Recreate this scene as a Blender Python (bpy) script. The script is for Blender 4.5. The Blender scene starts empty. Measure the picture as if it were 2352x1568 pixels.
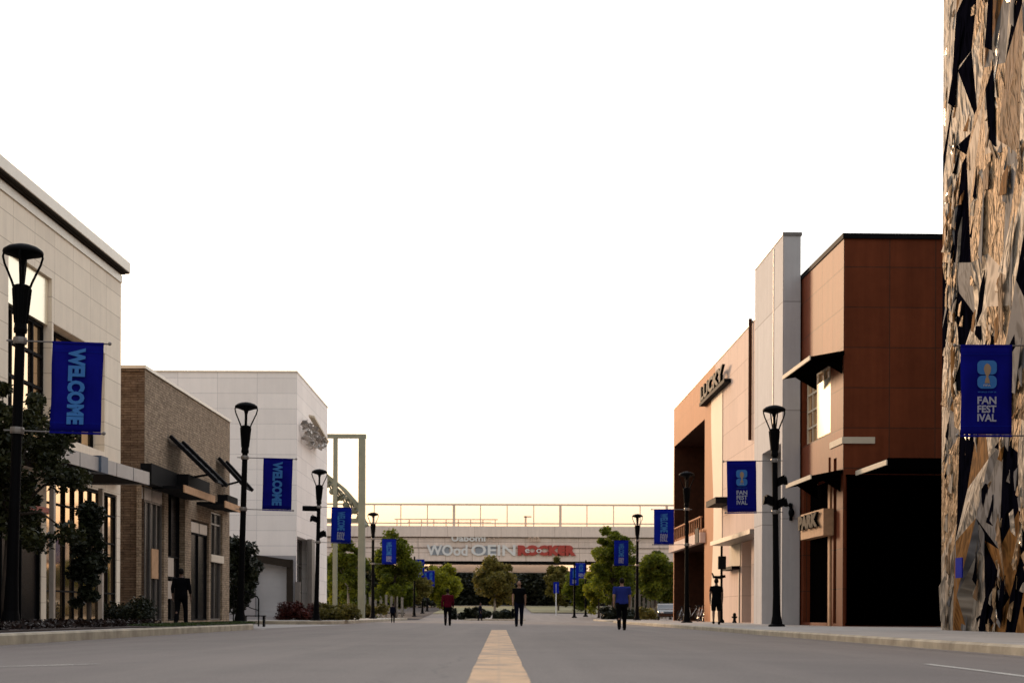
import bpy, math, random
import numpy as np
from mathutils import Vector, Matrix
random.seed(7); np.random.seed(7)
R = math.radians
sc = bpy.context.scene
COL = sc.collection

# ------------------------------------------------------------------ camera, sky, sun, exposure
F = 3600.0; CU, CV = 1146.0, 1410.0; PW, PH = 2352.0, 1568.0; CAMZ = 0.5
ROLL = R(0.22)
cam_d = bpy.data.cameras.new('camera'); cam = bpy.data.objects.new('camera', cam_d); COL.objects.link(cam)
cam.matrix_world = Matrix.Translation((0, 0, CAMZ)) @ Matrix.Rotation(R(90), 4, 'X') @ Matrix.Rotation(ROLL, 4, 'Z')
cam_d.sensor_width = 36; cam_d.lens = 36*F/PW
cam_d.shift_x = (PW/2-CU)/PW; cam_d.shift_y = (CV-PH/2)/PW
cam_d.clip_end = 3000; cam_d.clip_start = .1
cam_d.dof.use_dof = True; cam_d.dof.focus_distance = 36; cam_d.dof.aperture_fstop = 2.4
sc.camera = cam
sc.render.resolution_x = 1024; sc.render.resolution_y = 682
SUN_AZ = 27.0      # degrees left of the street's direction
SUN_EL = 11.0
SUN_E, SKY_E = 2.9, 0.05
w = bpy.data.worlds.new('World'); sc.world = w; w.use_nodes = True
nt = w.node_tree; nt.nodes.clear(); N = nt.nodes.new; L = nt.links.new
out = N('ShaderNodeOutputWorld'); sky = N('ShaderNodeTexSky'); sky.sky_type = 'NISHITA'; sky.sun_disc = False
sky.sun_elevation = R(SUN_EL); sky.sun_rotation = R(-SUN_AZ); sky.dust_density = 3.0; sky.air_density = 1.2
bg1 = N('ShaderNodeBackground'); bg1.inputs[1].default_value = SKY_E; L(sky.outputs[0], bg1.inputs[0])
# thin bright evening veil: white overhead, peach at the horizon, brighter ahead-right, set off the sun to lift the left facades
tc = N('ShaderNodeTexCoord'); sx = N('ShaderNodeSeparateXYZ'); L(tc.outputs['Generated'], sx.inputs[0])
rp = N('ShaderNodeValToRGB'); L(sx.outputs[2], rp.inputs[0]); cr = rp.color_ramp
cr.elements[0].position = 0.0; cr.elements[0].color = (.60, .38, .27, 1)
cr.elements[1].position = 1.0; cr.elements[1].color = (.80, .84, .95, 1)
for p, c in ((.045, (.68, .46, .33, 1)), (.075, (.78, .62, .51, 1)), (.12, (.86, .80, .75, 1)), (.19, (.98, .95, .90, 1)), (.35, (1.02, 1.0, .98, 1))):
    e = cr.elements.new(p); e.color = c
dt = N('ShaderNodeVectorMath'); dt.operation = 'DOT_PRODUCT'
dt.inputs[1].default_value = (.34, .94, 0); L(tc.outputs['Generated'], dt.inputs[0])
mr = N('ShaderNodeMapRange'); L(dt.outputs['Value'], mr.inputs[0])
mr.inputs[1].default_value = -1; mr.inputs[2].default_value = 1; mr.inputs[3].default_value = .68; mr.inputs[4].default_value = 1.46
bg2 = N('ShaderNodeBackground'); L(rp.outputs[0], bg2.inputs[0]); L(mr.outputs[0], bg2.inputs[1])
ad = N('ShaderNodeAddShader'); L(bg1.outputs[0], ad.inputs[0]); L(bg2.outputs[0], ad.inputs[1]); L(ad.outputs[0], out.inputs[0])
sl = bpy.data.lights.new('sun', 'SUN'); so = bpy.data.objects.new('sun', sl); COL.objects.link(so)
sl.energy = SUN_E; sl.angle = R(10); sl.color = (1.0, .66, .40)
sd = Vector((-math.sin(R(SUN_AZ))*math.cos(R(SUN_EL)), math.cos(R(SUN_AZ))*math.cos(R(SUN_EL)), math.sin(R(SUN_EL))))
so.rotation_euler = sd.to_track_quat('Z', 'Y').to_euler()
sc.view_settings.view_transform = 'Standard'; sc.view_settings.look = 'None'
sc.view_settings.exposure = 0; sc.view_settings.gamma = 1

# ------------------------------------------------------------------ measuring helpers
def ray(u, v):
    du, dv = u-CU, v-CV
    c, s = math.cos(ROLL), math.sin(ROLL)
    return Vector(((du*c+dv*s)/F, 1.0, -(-du*s+dv*c)/F))
def atY(u, v, Y):
    r = ray(u, v); return (r.x*Y, Y, CAMZ+r.z*Y)
class Plane:
    """vertical plane through P0 along d; loc(u, v) -> (distance along d, height)"""
    def __init__(self, P0, d):
        self.p = Vector((P0[0], P0[1])); self.d = Vector(d).normalized(); self.n = Vector((self.d.y, -self.d.x))
    def loc(self, u, v):
        r = ray(u, v); t = self.p.dot(self.n)/(Vector((r.x, r.y)).dot(self.n))
        q = Vector((r.x, r.y))*t
        return (q-self.p).dot(self.d), CAMZ+r.z*t
class Site:
    """local frame of a building: y along its street face, x = away from the street face's line to world +X"""
    def __init__(self, P0, slope):
        self.P0 = P0; self.d = Vector((slope, 1)).normalized(); self.n = Vector((self.d.y, -self.d.x))
        self.ang = -math.atan(slope)
    def f(self, u, v, x=0):                       # on the street face (offset x)
        o = Vector(self.P0[:2])+self.n*x
        return Plane(o, self.d).loc(u, v)
    def e(self, u, v, y=0):                       # on an end face at local y
        o = Vector(self.P0[:2])+self.d*y
        return Plane(o, self.n).loc(u, v)
    def rect(self, u0, u1, vt, vb, x=0):          # vt, vb measured at (u0+u1)/2
        um = (u0+u1)/2
        a, b = self.f(u0, 1000, x)[0], self.f(u1, 1000, x)[0]
        return min(a, b), max(a, b), self.f(um, vb, x)[1], self.f(um, vt, x)[1]

# ------------------------------------------------------------------ object helpers
def tag(o, label=None, cat=None, group=None, kind=None):
    if label: o['label'] = label
    if cat: o['category'] = cat
    if group: o['group'] = group
    if kind: o['kind'] = kind
    return o
def thing(name, label, cat, loc=(0, 0, 0), rz=0, group=None, ry=0):
    o = bpy.data.objects.new(name, None); o.empty_display_size = .3; COL.objects.link(o)
    o.location = loc; o.rotation_euler = (0, ry, rz)
    return tag(o, label, cat, group)
def copy_tree(o, parent=None):
    c = o.copy(); COL.objects.link(c)
    if parent: c.parent = parent
    for ch in o.children: copy_tree(ch, c)
    return c
class MB:
    def __init__(self): self.v = []; self.f = []; self.m = []
    def add(self, vs, fs, m=0):
        k = len(self.v); self.v += [tuple(p) for p in vs]; self.f += [tuple(i+k for i in f) for f in fs]; self.m += [m]*len(fs)
    def quad(self, a, b, c, d, m=0): self.add([a, b, c, d], [(0, 1, 2, 3)], m)
    def box(self, x0, x1, y0, y1, z0, z1, m=0):
        v = [(x, y, z) for z in (z0, z1) for x, y in ((x0, y0), (x1, y0), (x1, y1), (x0, y1))]
        self.add(v, [(3, 2, 1, 0), (4, 5, 6, 7), (0, 1, 5, 4), (1, 2, 6, 5), (2, 3, 7, 6), (3, 0, 4, 7)], m)
    def prism(self, pts, z0, z1, m=0):            # plan polygon
        n = len(pts); v = [(x, y, z0) for x, y in pts]+[(x, y, z1) for x, y in pts]
        self.add(v, [tuple(range(n-1, -1, -1)), tuple(range(n, 2*n))]+[(i, (i+1) % n, n+(i+1) % n, n+i) for i in range(n)], m)
    def ext(self, pts, off, m=0):                 # polygon (3d) extruded by off
        n = len(pts); off = Vector(off); v = [Vector(p) for p in pts]; v += [p+off for p in v]
        self.add(v, [tuple(range(n-1, -1, -1)), tuple(range(n, 2*n))]+[(i, (i+1) % n, n+(i+1) % n, n+i) for i in range(n)], m)
    def tube(self, path, rad, n=8, m=0, cap=True, flat=1.0):
        path = [Vector(p) for p in path]; k = len(path)
        if not hasattr(rad, '__len__'): rad = [rad]*k
        base = len(self.v); t0 = None
        for i, p in enumerate(path):
            a = path[max(i-1, 0)]; b = path[min(i+1, k-1)]; t = (b-a).normalized()
            if t0 is None:
                up = Vector((0, 0, 1)) if abs(t.z) < .9 else Vector((1, 0, 0))
                s = t.cross(up).normalized(); q = s.cross(t).normalized()
            else:
                s = (s-t*s.dot(t)).normalized(); q = s.cross(t).normalized()
            t0 = t
            for j in range(n):
                an = 2*math.pi*j/n; self.v.append(tuple(p+(s*math.cos(an)+q*math.sin(an)*flat)*rad[i]))
        for i in range(k-1):
            for j in range(n):
                self.f.append((base+i*n+j, base+i*n+(j+1) % n, base+(i+1)*n+(j+1) % n, base+(i+1)*n+j)); self.m.append(m)
        if cap:
            self.f.append(tuple(base+j for j in range(n-1, -1, -1))); self.m.append(m)
            self.f.append(tuple(base+(k-1)*n+j for j in range(n))); self.m.append(m)
    def lathe(self, prof, c=(0, 0, 0), n=20, m=0, sx=1, sy=1):
        base = len(self.v); k = len(prof)
        for r, z in prof:
            for j in range(n):
                a = 2*math.pi*j/n; self.v.append((c[0]+r*math.cos(a)*sx, c[1]+r*math.sin(a)*sy, c[2]+z))
        for i in range(k-1):
            for j in range(n):
                self.f.append((base+i*n+j, base+i*n+(j+1) % n, base+(i+1)*n+(j+1) % n, base+(i+1)*n+j)); self.m.append(m)
        self.f.append(tuple(base+j for j in range(n-1, -1, -1))); self.m.append(m)
        self.f.append(tuple(base+(k-1)*n+j for j in range(n))); self.m.append(m)
    def ball(self, c, rx, ry, rz, n=12, m=0):
        k = n//2+1
        self.lathe([(max(1e-4, math.sin(math.pi*i/k)), -math.cos(math.pi*i/k)*rz) for i in range(k+1)], c, n, m, rx, ry)
    def wall(self, axis, c, a0, a1, z0, z1, ops=(), d=1, m=0, mr=None):
        """a wall face with openings (a0,a1,z0,z1,depth); d = direction the recesses go; reveals are built too"""
        P = (lambda a, z, e=0: (c+e, a, z)) if axis == 'x' else (lambda a, z, e=0: (a, c+e, z))
        mr = m if mr is None else mr
        A = sorted({a0, a1, *[min(max(o[i], a0), a1) for o in ops for i in (0, 1)]})
        Z = sorted({z0, z1, *[min(max(o[i], z0), z1) for o in ops for i in (2, 3)]})
        for i in range(len(A)-1):
            for j in range(len(Z)-1):
                am, zm = (A[i]+A[i+1])/2, (Z[j]+Z[j+1])/2
                if any(o[0] < am < o[1] and o[2] < zm < o[3] for o in ops): continue
                self.quad(P(A[i], Z[j]), P(A[i+1], Z[j]), P(A[i+1], Z[j+1]), P(A[i], Z[j+1]), m)
        for o in ops:
            e = o[4]*d; y0, y1, b, t = o[:4]
            self.quad(P(y0, b), P(y0, b, e), P(y0, t, e), P(y0, t), mr)
            self.quad(P(y1, b), P(y1, b, e), P(y1, t, e), P(y1, t), mr)
            self.quad(P(y0, t), P(y1, t), P(y1, t, e), P(y0, t, e), mr)
            self.quad(P(y0, b), P(y1, b), P(y1, b, e), P(y0, b, e), mr)
    def build(self, name, mats, parent=None, smooth=False, bevel=0, **kw):
        me = bpy.data.meshes.new(name); me.from_pydata(self.v, [], self.f); me.update()
        if not isinstance(mats, (list, tuple)): mats = [mats]
        for mt in mats: me.materials.append(mt)
        me.polygons.foreach_set('material_index', self.m)
        if smooth: me.polygons.foreach_set('use_smooth', [True]*len(self.f))
        o = bpy.data.objects.new(name, me); COL.objects.link(o)
        if parent: o.parent = parent
        if bevel:
            b = o.modifiers.new('bevel', 'BEVEL'); b.width = bevel; b.segments = 2; b.limit_method = 'ANGLE'
        if kw: tag(o, **kw)
        return o
def text_mesh(s, w, h, depth=.004, bold=0.0, shear=0.0, rot=0):
    """lettering fitted into w x h, centred, in the XZ plane facing -Y"""
    cu = bpy.data.curves.new('lettering', 'FONT'); cu.body = s; cu.align_x = 'CENTER'; cu.align_y = 'CENTER'
    cu.extrude = .01; cu.offset = bold; cu.shear = shear; cu.resolution_u = 3; cu.space_line = .78
    o = bpy.data.objects.new('tmp_text', cu); COL.objects.link(o)
    dg = bpy.context.evaluated_depsgraph_get(); me = bpy.data.meshes.new_from_object(o.evaluated_get(dg))
    bpy.data.objects.remove(o)
    V = np.empty(len(me.vertices)*3); me.vertices.foreach_get('co', V); V = V.reshape(-1, 3)
    lo, hi = V.min(0), V.max(0); C0 = (lo+hi)/2; S = hi-lo
    x = (V[:, 0]-C0[0])/S[0]; y = (V[:, 1]-C0[1])/S[1]; z = (V[:, 2]-C0[2])/max(S[2], 1e-6)*depth
    if rot == -90: x, y = y, -x
    out_ = np.stack([x*w, -z, y*h], 1)
    me.vertices.foreach_set('co', out_.ravel()); me.update(); me.materials.clear()
    return me
def obj_from(me, name, mat, parent=None, loc=(0, 0, 0), rot=(0, 0, 0)):
    me.materials.clear(); me.materials.append(mat); me.name = name
    o = bpy.data.objects.new(name, me); COL.objects.link(o); o.location = loc; o.rotation_euler = rot
    if parent: o.parent = parent
    return o

# ------------------------------------------------------------------ materials
def new_mat(name):
    m = bpy.data.materials.new(name); m.use_nodes = True; t = m.node_tree
    return m, t, t.nodes.get('Principled BSDF')
def wall_vec(t, sx=1, sz=1):
    tc = t.nodes.new('ShaderNodeTexCoord'); s = t.nodes.new('ShaderNodeSeparateXYZ'); t.links.new(tc.outputs['Object'], s.inputs[0])
    a = t.nodes.new('ShaderNodeMath'); a.operation = 'ADD'; t.links.new(s.outputs[0], a.inputs[0]); t.links.new(s.outputs[1], a.inputs[1])
    c = t.nodes.new('ShaderNodeCombineXYZ'); t.links.new(a.outputs[0], c.inputs[0]); t.links.new(s.outputs[2], c.inputs[1])
    return tc, c
def mixc(t, fac, a, b, mode='MIX'):
    m = t.nodes.new('ShaderNodeMix'); m.data_type = 'RGBA'; m.blend_type = mode
    for k, val in ((0, fac), (6, a), (7, b)):
        if hasattr(val, 'links') or hasattr(val, 'is_output'): t.links.new(val, m.inputs[k])
        elif k == 0: m.inputs[0].default_value = val
        else: m.inputs[k].default_value = (*val, 1) if len(val) == 3 else val
    return m.outputs[2]
def noise(t, vec, scale, detail=4, rough=.6, dist=0):
    n = t.nodes.new('ShaderNodeTexNoise'); n.inputs['Scale'].default_value = scale; n.inputs['Detail'].default_value = detail
    n.inputs['Roughness'].default_value = rough; n.inputs['Distortion'].default_value = dist
    if vec is not None:
        o_ = t.nodes.new('ShaderNodeVectorMath'); o_.operation = 'ADD'; k_ = .37/scale; o_.inputs[1].default_value = (k_, k_*1.3, k_*1.5)
        t.links.new(vec, o_.inputs[0]); t.links.new(o_.outputs[0], n.inputs['Vector'])
    return n.outputs[0]
def mapping(t, vec, scale):
    m = t.nodes.new('ShaderNodeMapping'); m.inputs['Scale'].default_value = scale; t.links.new(vec, m.inputs[0]); return m.outputs[0]
def ramp(t, fac, lo, hi, a=0.0, b=1.0):
    r = t.nodes.new('ShaderNodeMapRange'); t.links.new(fac, r.inputs[0])
    for i, x in enumerate((lo, hi, a, b)): r.inputs[i+1].default_value = x
    return r.outputs[0]
def bump(t, p, h, strength=.3, dist=.02):
    b = t.nodes.new('ShaderNodeBump'); b.inputs['Strength'].default_value = strength; b.inputs['Distance'].default_value = dist
    t.links.new(h, b.inputs['Height']); t.links.new(b.outputs[0], p.inputs['Normal'])
def mat(name, col, rough=.6, metal=0.0, var=.12, scale=3.0, bmp=0.0, spec=.5):
    m, t, p = new_mat(name); tc = t.nodes.new('ShaderNodeTexCoord')
    n = noise(t, tc.outputs['Object'], scale, 5)
    f = ramp(t, n, .3, .7)
    dark = tuple(c*(1-var) for c in col); light = tuple(min(1, c*(1+var)) for c in col)
    t.links.new(mixc(t, f, dark, light), p.inputs['Base Color'])
    p.inputs['Roughness'].default_value = rough; p.inputs['Metallic'].default_value = metal; p.inputs['Specular IOR Level'].default_value = spec
    if bmp: bump(t, p, noise(t, tc.outputs['Object'], scale*6, 4), bmp)
    return m
def panel_mat(name, col, joint, bw, bh, mort=.012, offset=0.0, rough=.7, streak=.12, tonevar=.05, bmp=.25, spec=.08, metal=0, streakscale=(3.0, .25)):
    """cladding laid in panels: joints, panel to panel tone, faint vertical weathering"""
    m, t, p = new_mat(name); tc, c = wall_vec(t)
    vec = c.outputs[0]
    br = t.nodes.new('ShaderNodeTexBrick'); t.links.new(vec, br.inputs['Vector'])
    br.offset = offset; br.squash = 1; br.inputs['Scale'].default_value = 1
    br.inputs['Brick Width'].default_value = bw; br.inputs['Row Height'].default_value = bh
    br.inputs['Mortar Size'].default_value = mort; br.inputs['Mortar Smooth'].default_value = .3; br.inputs['Bias'].default_value = 0
    br.inputs['Color1'].default_value = (*[x*(1-tonevar) for x in col], 1); br.inputs['Color2'].default_value = (*[min(1, x*(1+tonevar)) for x in col], 1)
    br.inputs['Mortar'].default_value = (*joint, 1)
    n1 = noise(t, mapping(t, vec, (streakscale[0], streakscale[1], 1)), 1.0, 6, .65)
    n2 = noise(t, tc.outputs['Object'], 1.7, 6, .7)
    k = mixc(t, ramp(t, n1, .35, .75), (1, 1, 1), tuple(1-streak for _ in range(3)))
    k2 = mixc(t, ramp(t, n2, .35, .75), (1, 1, 1), tuple(1-streak*.7 for _ in range(3)))
    a = mixc(t, 1.0, br.outputs['Color'], k, 'MULTIPLY'); a = mixc(t, 1.0, a, k2, 'MULTIPLY')
    t.links.new(a, p.inputs['Base Color']); p.inputs['Roughness'].default_value = rough; p.inputs['Metallic'].default_value = metal; p.inputs['Specular IOR Level'].default_value = spec
    inv = ramp(t, br.outputs['Fac'], 0, 1, 1, 0); bump(t, p, inv, bmp, .02)
    return m
def brick_mat(name, c1, c2, joint, bw, bh, mort, offset=.5):
    m, t, p = new_mat(name); tc, c = wall_vec(t)
    dn = noise(t, tc.outputs['Object'], 4, 3)
    br = t.nodes.new('ShaderNodeTexBrick'); t.links.new(c.outputs[0], br.inputs['Vector']); br.offset = offset; br.inputs['Scale'].default_value = 1
    br.inputs['Brick Width'].default_value = bw; br.inputs['Row Height'].default_value = bh; br.inputs['Mortar Size'].default_value = mort
    br.inputs['Color1'].default_value = (*c1, 1); br.inputs['Color2'].default_value = (*c2, 1); br.inputs['Mortar'].default_value = (*joint, 1)
    n = noise(t, tc.outputs['Object'], 2.5, 8, .75); n3 = noise(t, mapping(t, c.outputs[0], (1/bw, 1/bh, 1)), 1.3, 2, .9)
    a = mixc(t, 1.0, br.outputs['Color'], mixc(t, ramp(t, n, .35, .7), (.7, .68, .66), (1.2, 1.18, 1.12)), 'MULTIPLY')
    a = mixc(t, 1.0, a, mixc(t, ramp(t, n3, .3, .7), (.62, .6, .58), (1.3, 1.28, 1.25)), 'MULTIPLY')
    t.links.new(a, p.inputs['Base Color']); p.inputs['Roughness'].default_value = .9; p.inputs['Specular IOR Level'].default_value = .08
    bump(t, p, n3, .6, .03)
    return m
def glass_mat(name, tint=(.012, .014, .016), rough=.04, spec=.9):
    m, t, p = new_mat(name); tc = t.nodes.new('ShaderNodeTexCoord')
    n = noise(t, tc.outputs['Object'], .7, 2)
    t.links.new(mixc(t, n, tint, tuple(c*1.6 for c in tint)), p.inputs['Base Color'])
    p.inputs['Roughness'].default_value = rough; p.inputs['Specular IOR Level'].default_value = spec
    bump(t, p, noise(t, tc.outputs['Object'], .8, 2), .05, .02)
    return m
def leaf_mat(name, a, b, trans=.35):
    m, t, p = new_mat(name)
    g = t.nodes.new('ShaderNodeNewGeometry'); tc = t.nodes.new('ShaderNodeTexCoord')
    c1 = mixc(t, g.outputs['Random Per Island'], a, b)
    c2 = mixc(t, ramp(t, noise(t, tc.outputs['Object'], .9, 3), .35, .65), tuple(x*.6 for x in a), c1)
    t.links.new(c2, p.inputs['Base Color']); p.inputs['Roughness'].default_value = .55; p.inputs['Specular IOR Level'].default_value = .3
    tr = t.nodes.new('ShaderNodeBsdfTranslucent'); t.links.new(c2, tr.inputs[0])
    mx = t.nodes.new('ShaderNodeMixShader'); mx.inputs[0].default_value = trans
    t.links.new(p.outputs[0], mx.inputs[1]); t.links.new(tr.outputs[0], mx.inputs[2])
    t.links.new(mx.outputs[0], t.nodes['Material Output'].inputs[0])
    return m
def road_mat():
    m, t, p = new_mat('asphalt'); tc = t.nodes.new('ShaderNodeTexCoord'); o = tc.outputs['Object']
    n1 = noise(t, o, .35, 6, .65); n2 = noise(t, mapping(t, o, (1.2, .05, 1)), 1.0, 4, .6); n3 = noise(t, o, 55, 3, .8)
    a = mixc(t, ramp(t, n1, .3, .7), (.105, .083, .071), (.155, .125, .108))
    a = mixc(t, ramp(t, n2, .4, .7, 0, .55), a, (.205, .168, .142))
    a = mixc(t, ramp(t, n3, .35, .7), a, mixc(t, .6, a, (.28, .25, .23)))
    v = t.nodes.new('ShaderNodeTexVoronoi'); v.feature = 'DISTANCE_TO_EDGE'; v.inputs['Scale'].default_value = .16
    wv = t.nodes.new('ShaderNodeVectorMath'); wv.operation = 'ADD'; t.links.new(o, wv.inputs[0])
    nn = t.nodes.new('ShaderNodeTexNoise'); nn.inputs['Scale'].default_value = .8; nn.inputs['Detail'].default_value = 5; t.links.new(o, nn.inputs['Vector']); t.links.new(nn.outputs['Color'], wv.inputs[1])
    t.links.new(wv.outputs[0], v.inputs['Vector'])
    a = mixc(t, ramp(t, v.outputs['Distance'], .0, .004, .28, 0), a, (.05, .046, .045))
    t.links.new(a, p.inputs['Base Color']); p.inputs['Roughness'].default_value = .8; p.inputs['Specular IOR Level'].default_value = .25
    bump(t, p, n3, .5, .006)
    return m
def paint_mat():
    m, t, p = new_mat('yellow_road_paint'); tc = t.nodes.new('ShaderNodeTexCoord'); o = tc.outputs['Object']
    mp_ = t.nodes.new('ShaderNodeMapping'); mp_.inputs['Rotation'].default_value = (.5, .7, .6); t.links.new(o, mp_.inputs[0])
    n = noise(t, mp_.outputs[0], 9, 5, .6); n2 = noise(t, mp_.outputs[0], 1.6, 5, .65)
    a = mixc(t, ramp(t, n, .35, .65), (.52, .30, .15), (.62, .385, .20))
    a = mixc(t, ramp(t, n2, .45, .60, 0, .8), a, (.26, .18, .12))
    s = t.nodes.new('ShaderNodeSeparateXYZ'); t.links.new(o, s.inputs[0])
    ab = t.nodes.new('ShaderNodeMath'); ab.operation = 'ABSOLUTE'; t.links.new(s.outputs[0], ab.inputs[0])
    n4 = noise(t, mapping(t, o, (1, .35, 1)), 2.2, 3)
    a = mixc(t, ramp(t, ab.outputs[0], .006, .022, .30, 0), a, (.36, .24, .15))
    t.links.new(a, p.inputs['Base Color']); p.inputs['Roughness'].default_value = .7; bump(t, p, n, .4, .01)
    return m
M = {}
M['road'] = road_mat(); M['paint'] = paint_mat()
M['concrete'] = mat('pavement_concrete', (.34, .31, .28), .85, var=.18, scale=.9, bmp=.2)
M['kerb'] = mat('kerb_concrete', (.37, .315, .23), .85, var=.32, scale=1.6, bmp=.5)
M['gutter'] = mat('gutter_concrete', (.36, .33, .28), .85, var=.3, scale=1.2, bmp=.3)
M['earth'] = mat('bare_earth', (.10, .085, .06), .95, var=.3, scale=.3)
M['mulch'] = mat('bark_mulch', (.035, .022, .018), .95, var=.4, scale=5, bmp=.6)
M['lawn'] = mat('dry_lawn', (.20, .175, .085), .95, var=.25, scale=.4, bmp=.4)
M['white_line'] = mat('worn_white_road_paint', (.50, .46, .40), .7, var=.35, scale=3)
M['cream'] = panel_mat('cream_stone_panels', (.92, .80, .645), (.58, .48, .37), 1.95, .81, .014, streak=.10)
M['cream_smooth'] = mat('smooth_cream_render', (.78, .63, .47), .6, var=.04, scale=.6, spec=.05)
M['spandrel'] = mat('glossy_cream_spandrel', (.95, .86, .66), .2, .55, var=.03, scale=.6)
M['coping'] = mat('cream_metal_coping', (.66, .58, .47), .35, var=.06)
M['ledge'] = brick_mat('split_ledgestone', (.15, .105, .075), (.20, .145, .105), (.07, .05, .04), .55, .10, .010)
M['tanstone'] = brick_mat('tan_stone_tiles', (.31, .245, .185), (.40, .32, .245), (.17, .135, .10), .36, .105, .011)
M['white'] = panel_mat('white_stone_panels', (.93, .87, .815), (.66, .62, .59), 2.35, .90, .016, streak=.06)
M['white_low'] = mat('grey_painted_render', (.36, .345, .35), .8, var=.12, scale=.6)
M['door_grey'] = mat('pale_grey_roller_door', (.44, .44, .445), .5, var=.12, scale=.5)
M['pink'] = panel_mat('pale_pink_stone_panels', (.76, .575, .47), (.52, .37, .29), 2.6, 1.55, .018, streak=.10, spec=.02)
M['grey'] = panel_mat('light_grey_concrete_panels', (.58, .56, .55), (.38, .36, .35), 6.0, 4.6, .03, streak=.12, spec=.05)
M['rust'] = panel_mat('rust_brown_panels', (.185, .046, .018), (.09, .035, .02), 1.75, 1.52, .022, streak=.30, tonevar=.10, streakscale=(2.2, .12), rough=.55)
M['orange'] = panel_mat('terracotta_render', (.50, .215, .10), (.44, .20, .10), 3.4, 2.4, .02, streak=.14, rough=.6, spec=.03)
M['dark'] = mat('charcoal_metal', (.007, .007, .008), .7, .0, var=.2, spec=.06)
M['black'] = mat('black_powder_coat', (.002, .002, .0026), .6, .0, var=.2, spec=.05)
M['void'] = mat('black_shade_and_awning', (.0012, .001, .001), .95, var=.2, spec=.0)  # near-black stands in for shade inside recesses; also colours awnings and canopies
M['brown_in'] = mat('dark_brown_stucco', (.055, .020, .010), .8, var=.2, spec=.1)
M['frame'] = mat('grey_aluminium_frame', (.20, .18, .165), .4, .5, var=.1)
M['lframe'] = mat('pale_aluminium_frame', (.50, .44, .38), .4, .3, var=.1)
M['glass'] = glass_mat('dark_window_glass')
M['glass_dull'] = glass_mat('dull_dark_glass', (.006, .006, .007), .25, .12)
M['glass_w'] = mat('bronze_mirror_glass', (1.0, .70, .42), .05, .95, var=.05, scale=.5)
M['fascia'] = mat('light_metal_fascia', (.42, .40, .385), .4, .2, var=.08)
M['orange_tan'] = mat('orange_tan_fascia', (.50, .30, .17), .6, var=.15, scale=4, spec=.06)
M['trim'] = mat('cream_trim', (.62, .53, .40), .6, var=.05, spec=.05)
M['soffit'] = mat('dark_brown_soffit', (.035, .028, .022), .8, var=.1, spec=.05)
M['bluegrey'] = mat('slate_blue_metal', (.07, .10, .15), .5, var=.1)
M['green_steel'] = mat('pale_green_painted_steel', (.19, .20, .145), .5, var=.12, scale=1)
M['silver'] = mat('crumpled_silver_sheet', (.42, .39, .36), .3, .7, var=.3, scale=6, bmp=.8)
M['bridge'] = panel_mat('bridge_concrete', (.90, .73, .62), (.56, .43, .35), 4.1, 1.65, .05, streak=.2, tonevar=.06)
M['bridge_b'] = panel_mat('bridge_parapet_concrete', (.92, .76, .65), (.62, .48, .40), 4.1, 9, .04, streak=.15)
M['bridge_steel'] = mat('tan_bridge_rail', (.80, .60, .46), .5, var=.1)
M['navy'] = mat('navy_banner_cloth', (.005, .006, .17), .8, var=.1, spec=.04)
M['royal'] = mat('royal_blue_banner_cloth', (.004, .014, .26), .8, var=.1, spec=.05)
M['sky_ink'] = mat('sky_blue_ink', (.02, .14, .42), .7, var=.08)
M['white_ink'] = mat('white_ink', (.32, .33, .42), .7, var=.05)
M['gold_ink'] = mat('gold_ink', (.30, .20, .12), .7, var=.1)
M['sign_white'] = mat('white_sign_enamel', (.75, .73, .70), .4, var=.04)
M['sign_grey'] = mat('grey_sign_enamel', (.28, .30, .33), .4, var=.1)
M['sign_red'] = mat('red_sign_enamel', (.42, .045, .03), .4, var=.1)
M['bark'] = mat('tree_bark', (.055, .04, .03), .9, var=.3, scale=6, bmp=.5)
M['bark_pale'] = mat('pale_tree_bark', (.26, .23, .19), .9, var=.3, scale=6, bmp=.5)
M['leaf_dark'] = leaf_mat('dark_green_leaves', (.018, .026, .008), (.07, .07, .018), .2)
M['leaf_mid'] = leaf_mat('green_leaves', (.085, .115, .010), (.27, .29, .024), .6)
M['leaf_yel'] = leaf_mat('yellow_green_leaves', (.20, .22, .012), (.46, .42, .03), .5)
M['leaf_olive'] = leaf_mat('olive_leaves', (.12, .11, .02), (.32, .26, .06), .45)
M['leaf_red'] = leaf_mat('dark_red_leaves', (.05, .008, .006), (.13, .022, .012), .2)
M['leaf_hedge'] = leaf_mat('hedge_leaves', (.008, .014, .005), (.03, .035, .01), .1)
M['grass'] = leaf_mat('strip_grass', (.025, .05, .008), (.07, .10, .015), .3)
M['bed_plant'] = leaf_mat('maroon_ground_cover', (.012, .006, .005), (.03, .014, .01), .2)
M['skin'] = mat('skin', (.30, .16, .10), .6, var=.08)
M['skin_dark'] = mat('deep_skin', (.11, .055, .035), .6, var=.08)
M['hair'] = mat('dark_hair', (.010, .008, .007), .7, var=.2, spec=.05)
M['c_black'] = mat('black_cloth', (.003, .003, .004), .9, var=.2, spec=.05)
M['c_navy'] = mat('navy_cloth', (.004, .005, .013), .9, var=.2, spec=.05)
M['c_red'] = mat('dark_red_cloth', (.075, .004, .012), .85, var=.2, spec=.05)
M['c_blue'] = mat('blue_cloth', (.020, .030, .17), .85, var=.15, spec=.05)
M['shoe'] = mat('black_shoe', (.006, .006, .006), .5, var=.1, spec=.05)
M['sole'] = mat('pale_shoe_sole', (.35, .34, .33), .6, var=.1)
M['rubber'] = mat('tyre_rubber', (.010, .010, .010), .8, var=.2)
M['chrome'] = mat('bare_metal', (.55, .54, .52), .25, .9, var=.05)
M['car'] = mat('black_car_paint', (.010, .011, .014), .12, .2, var=.1)
M['lampglass'] = glass_mat('frosted_lamp_glass', (.20, .19, .17), .3, .5)
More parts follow.
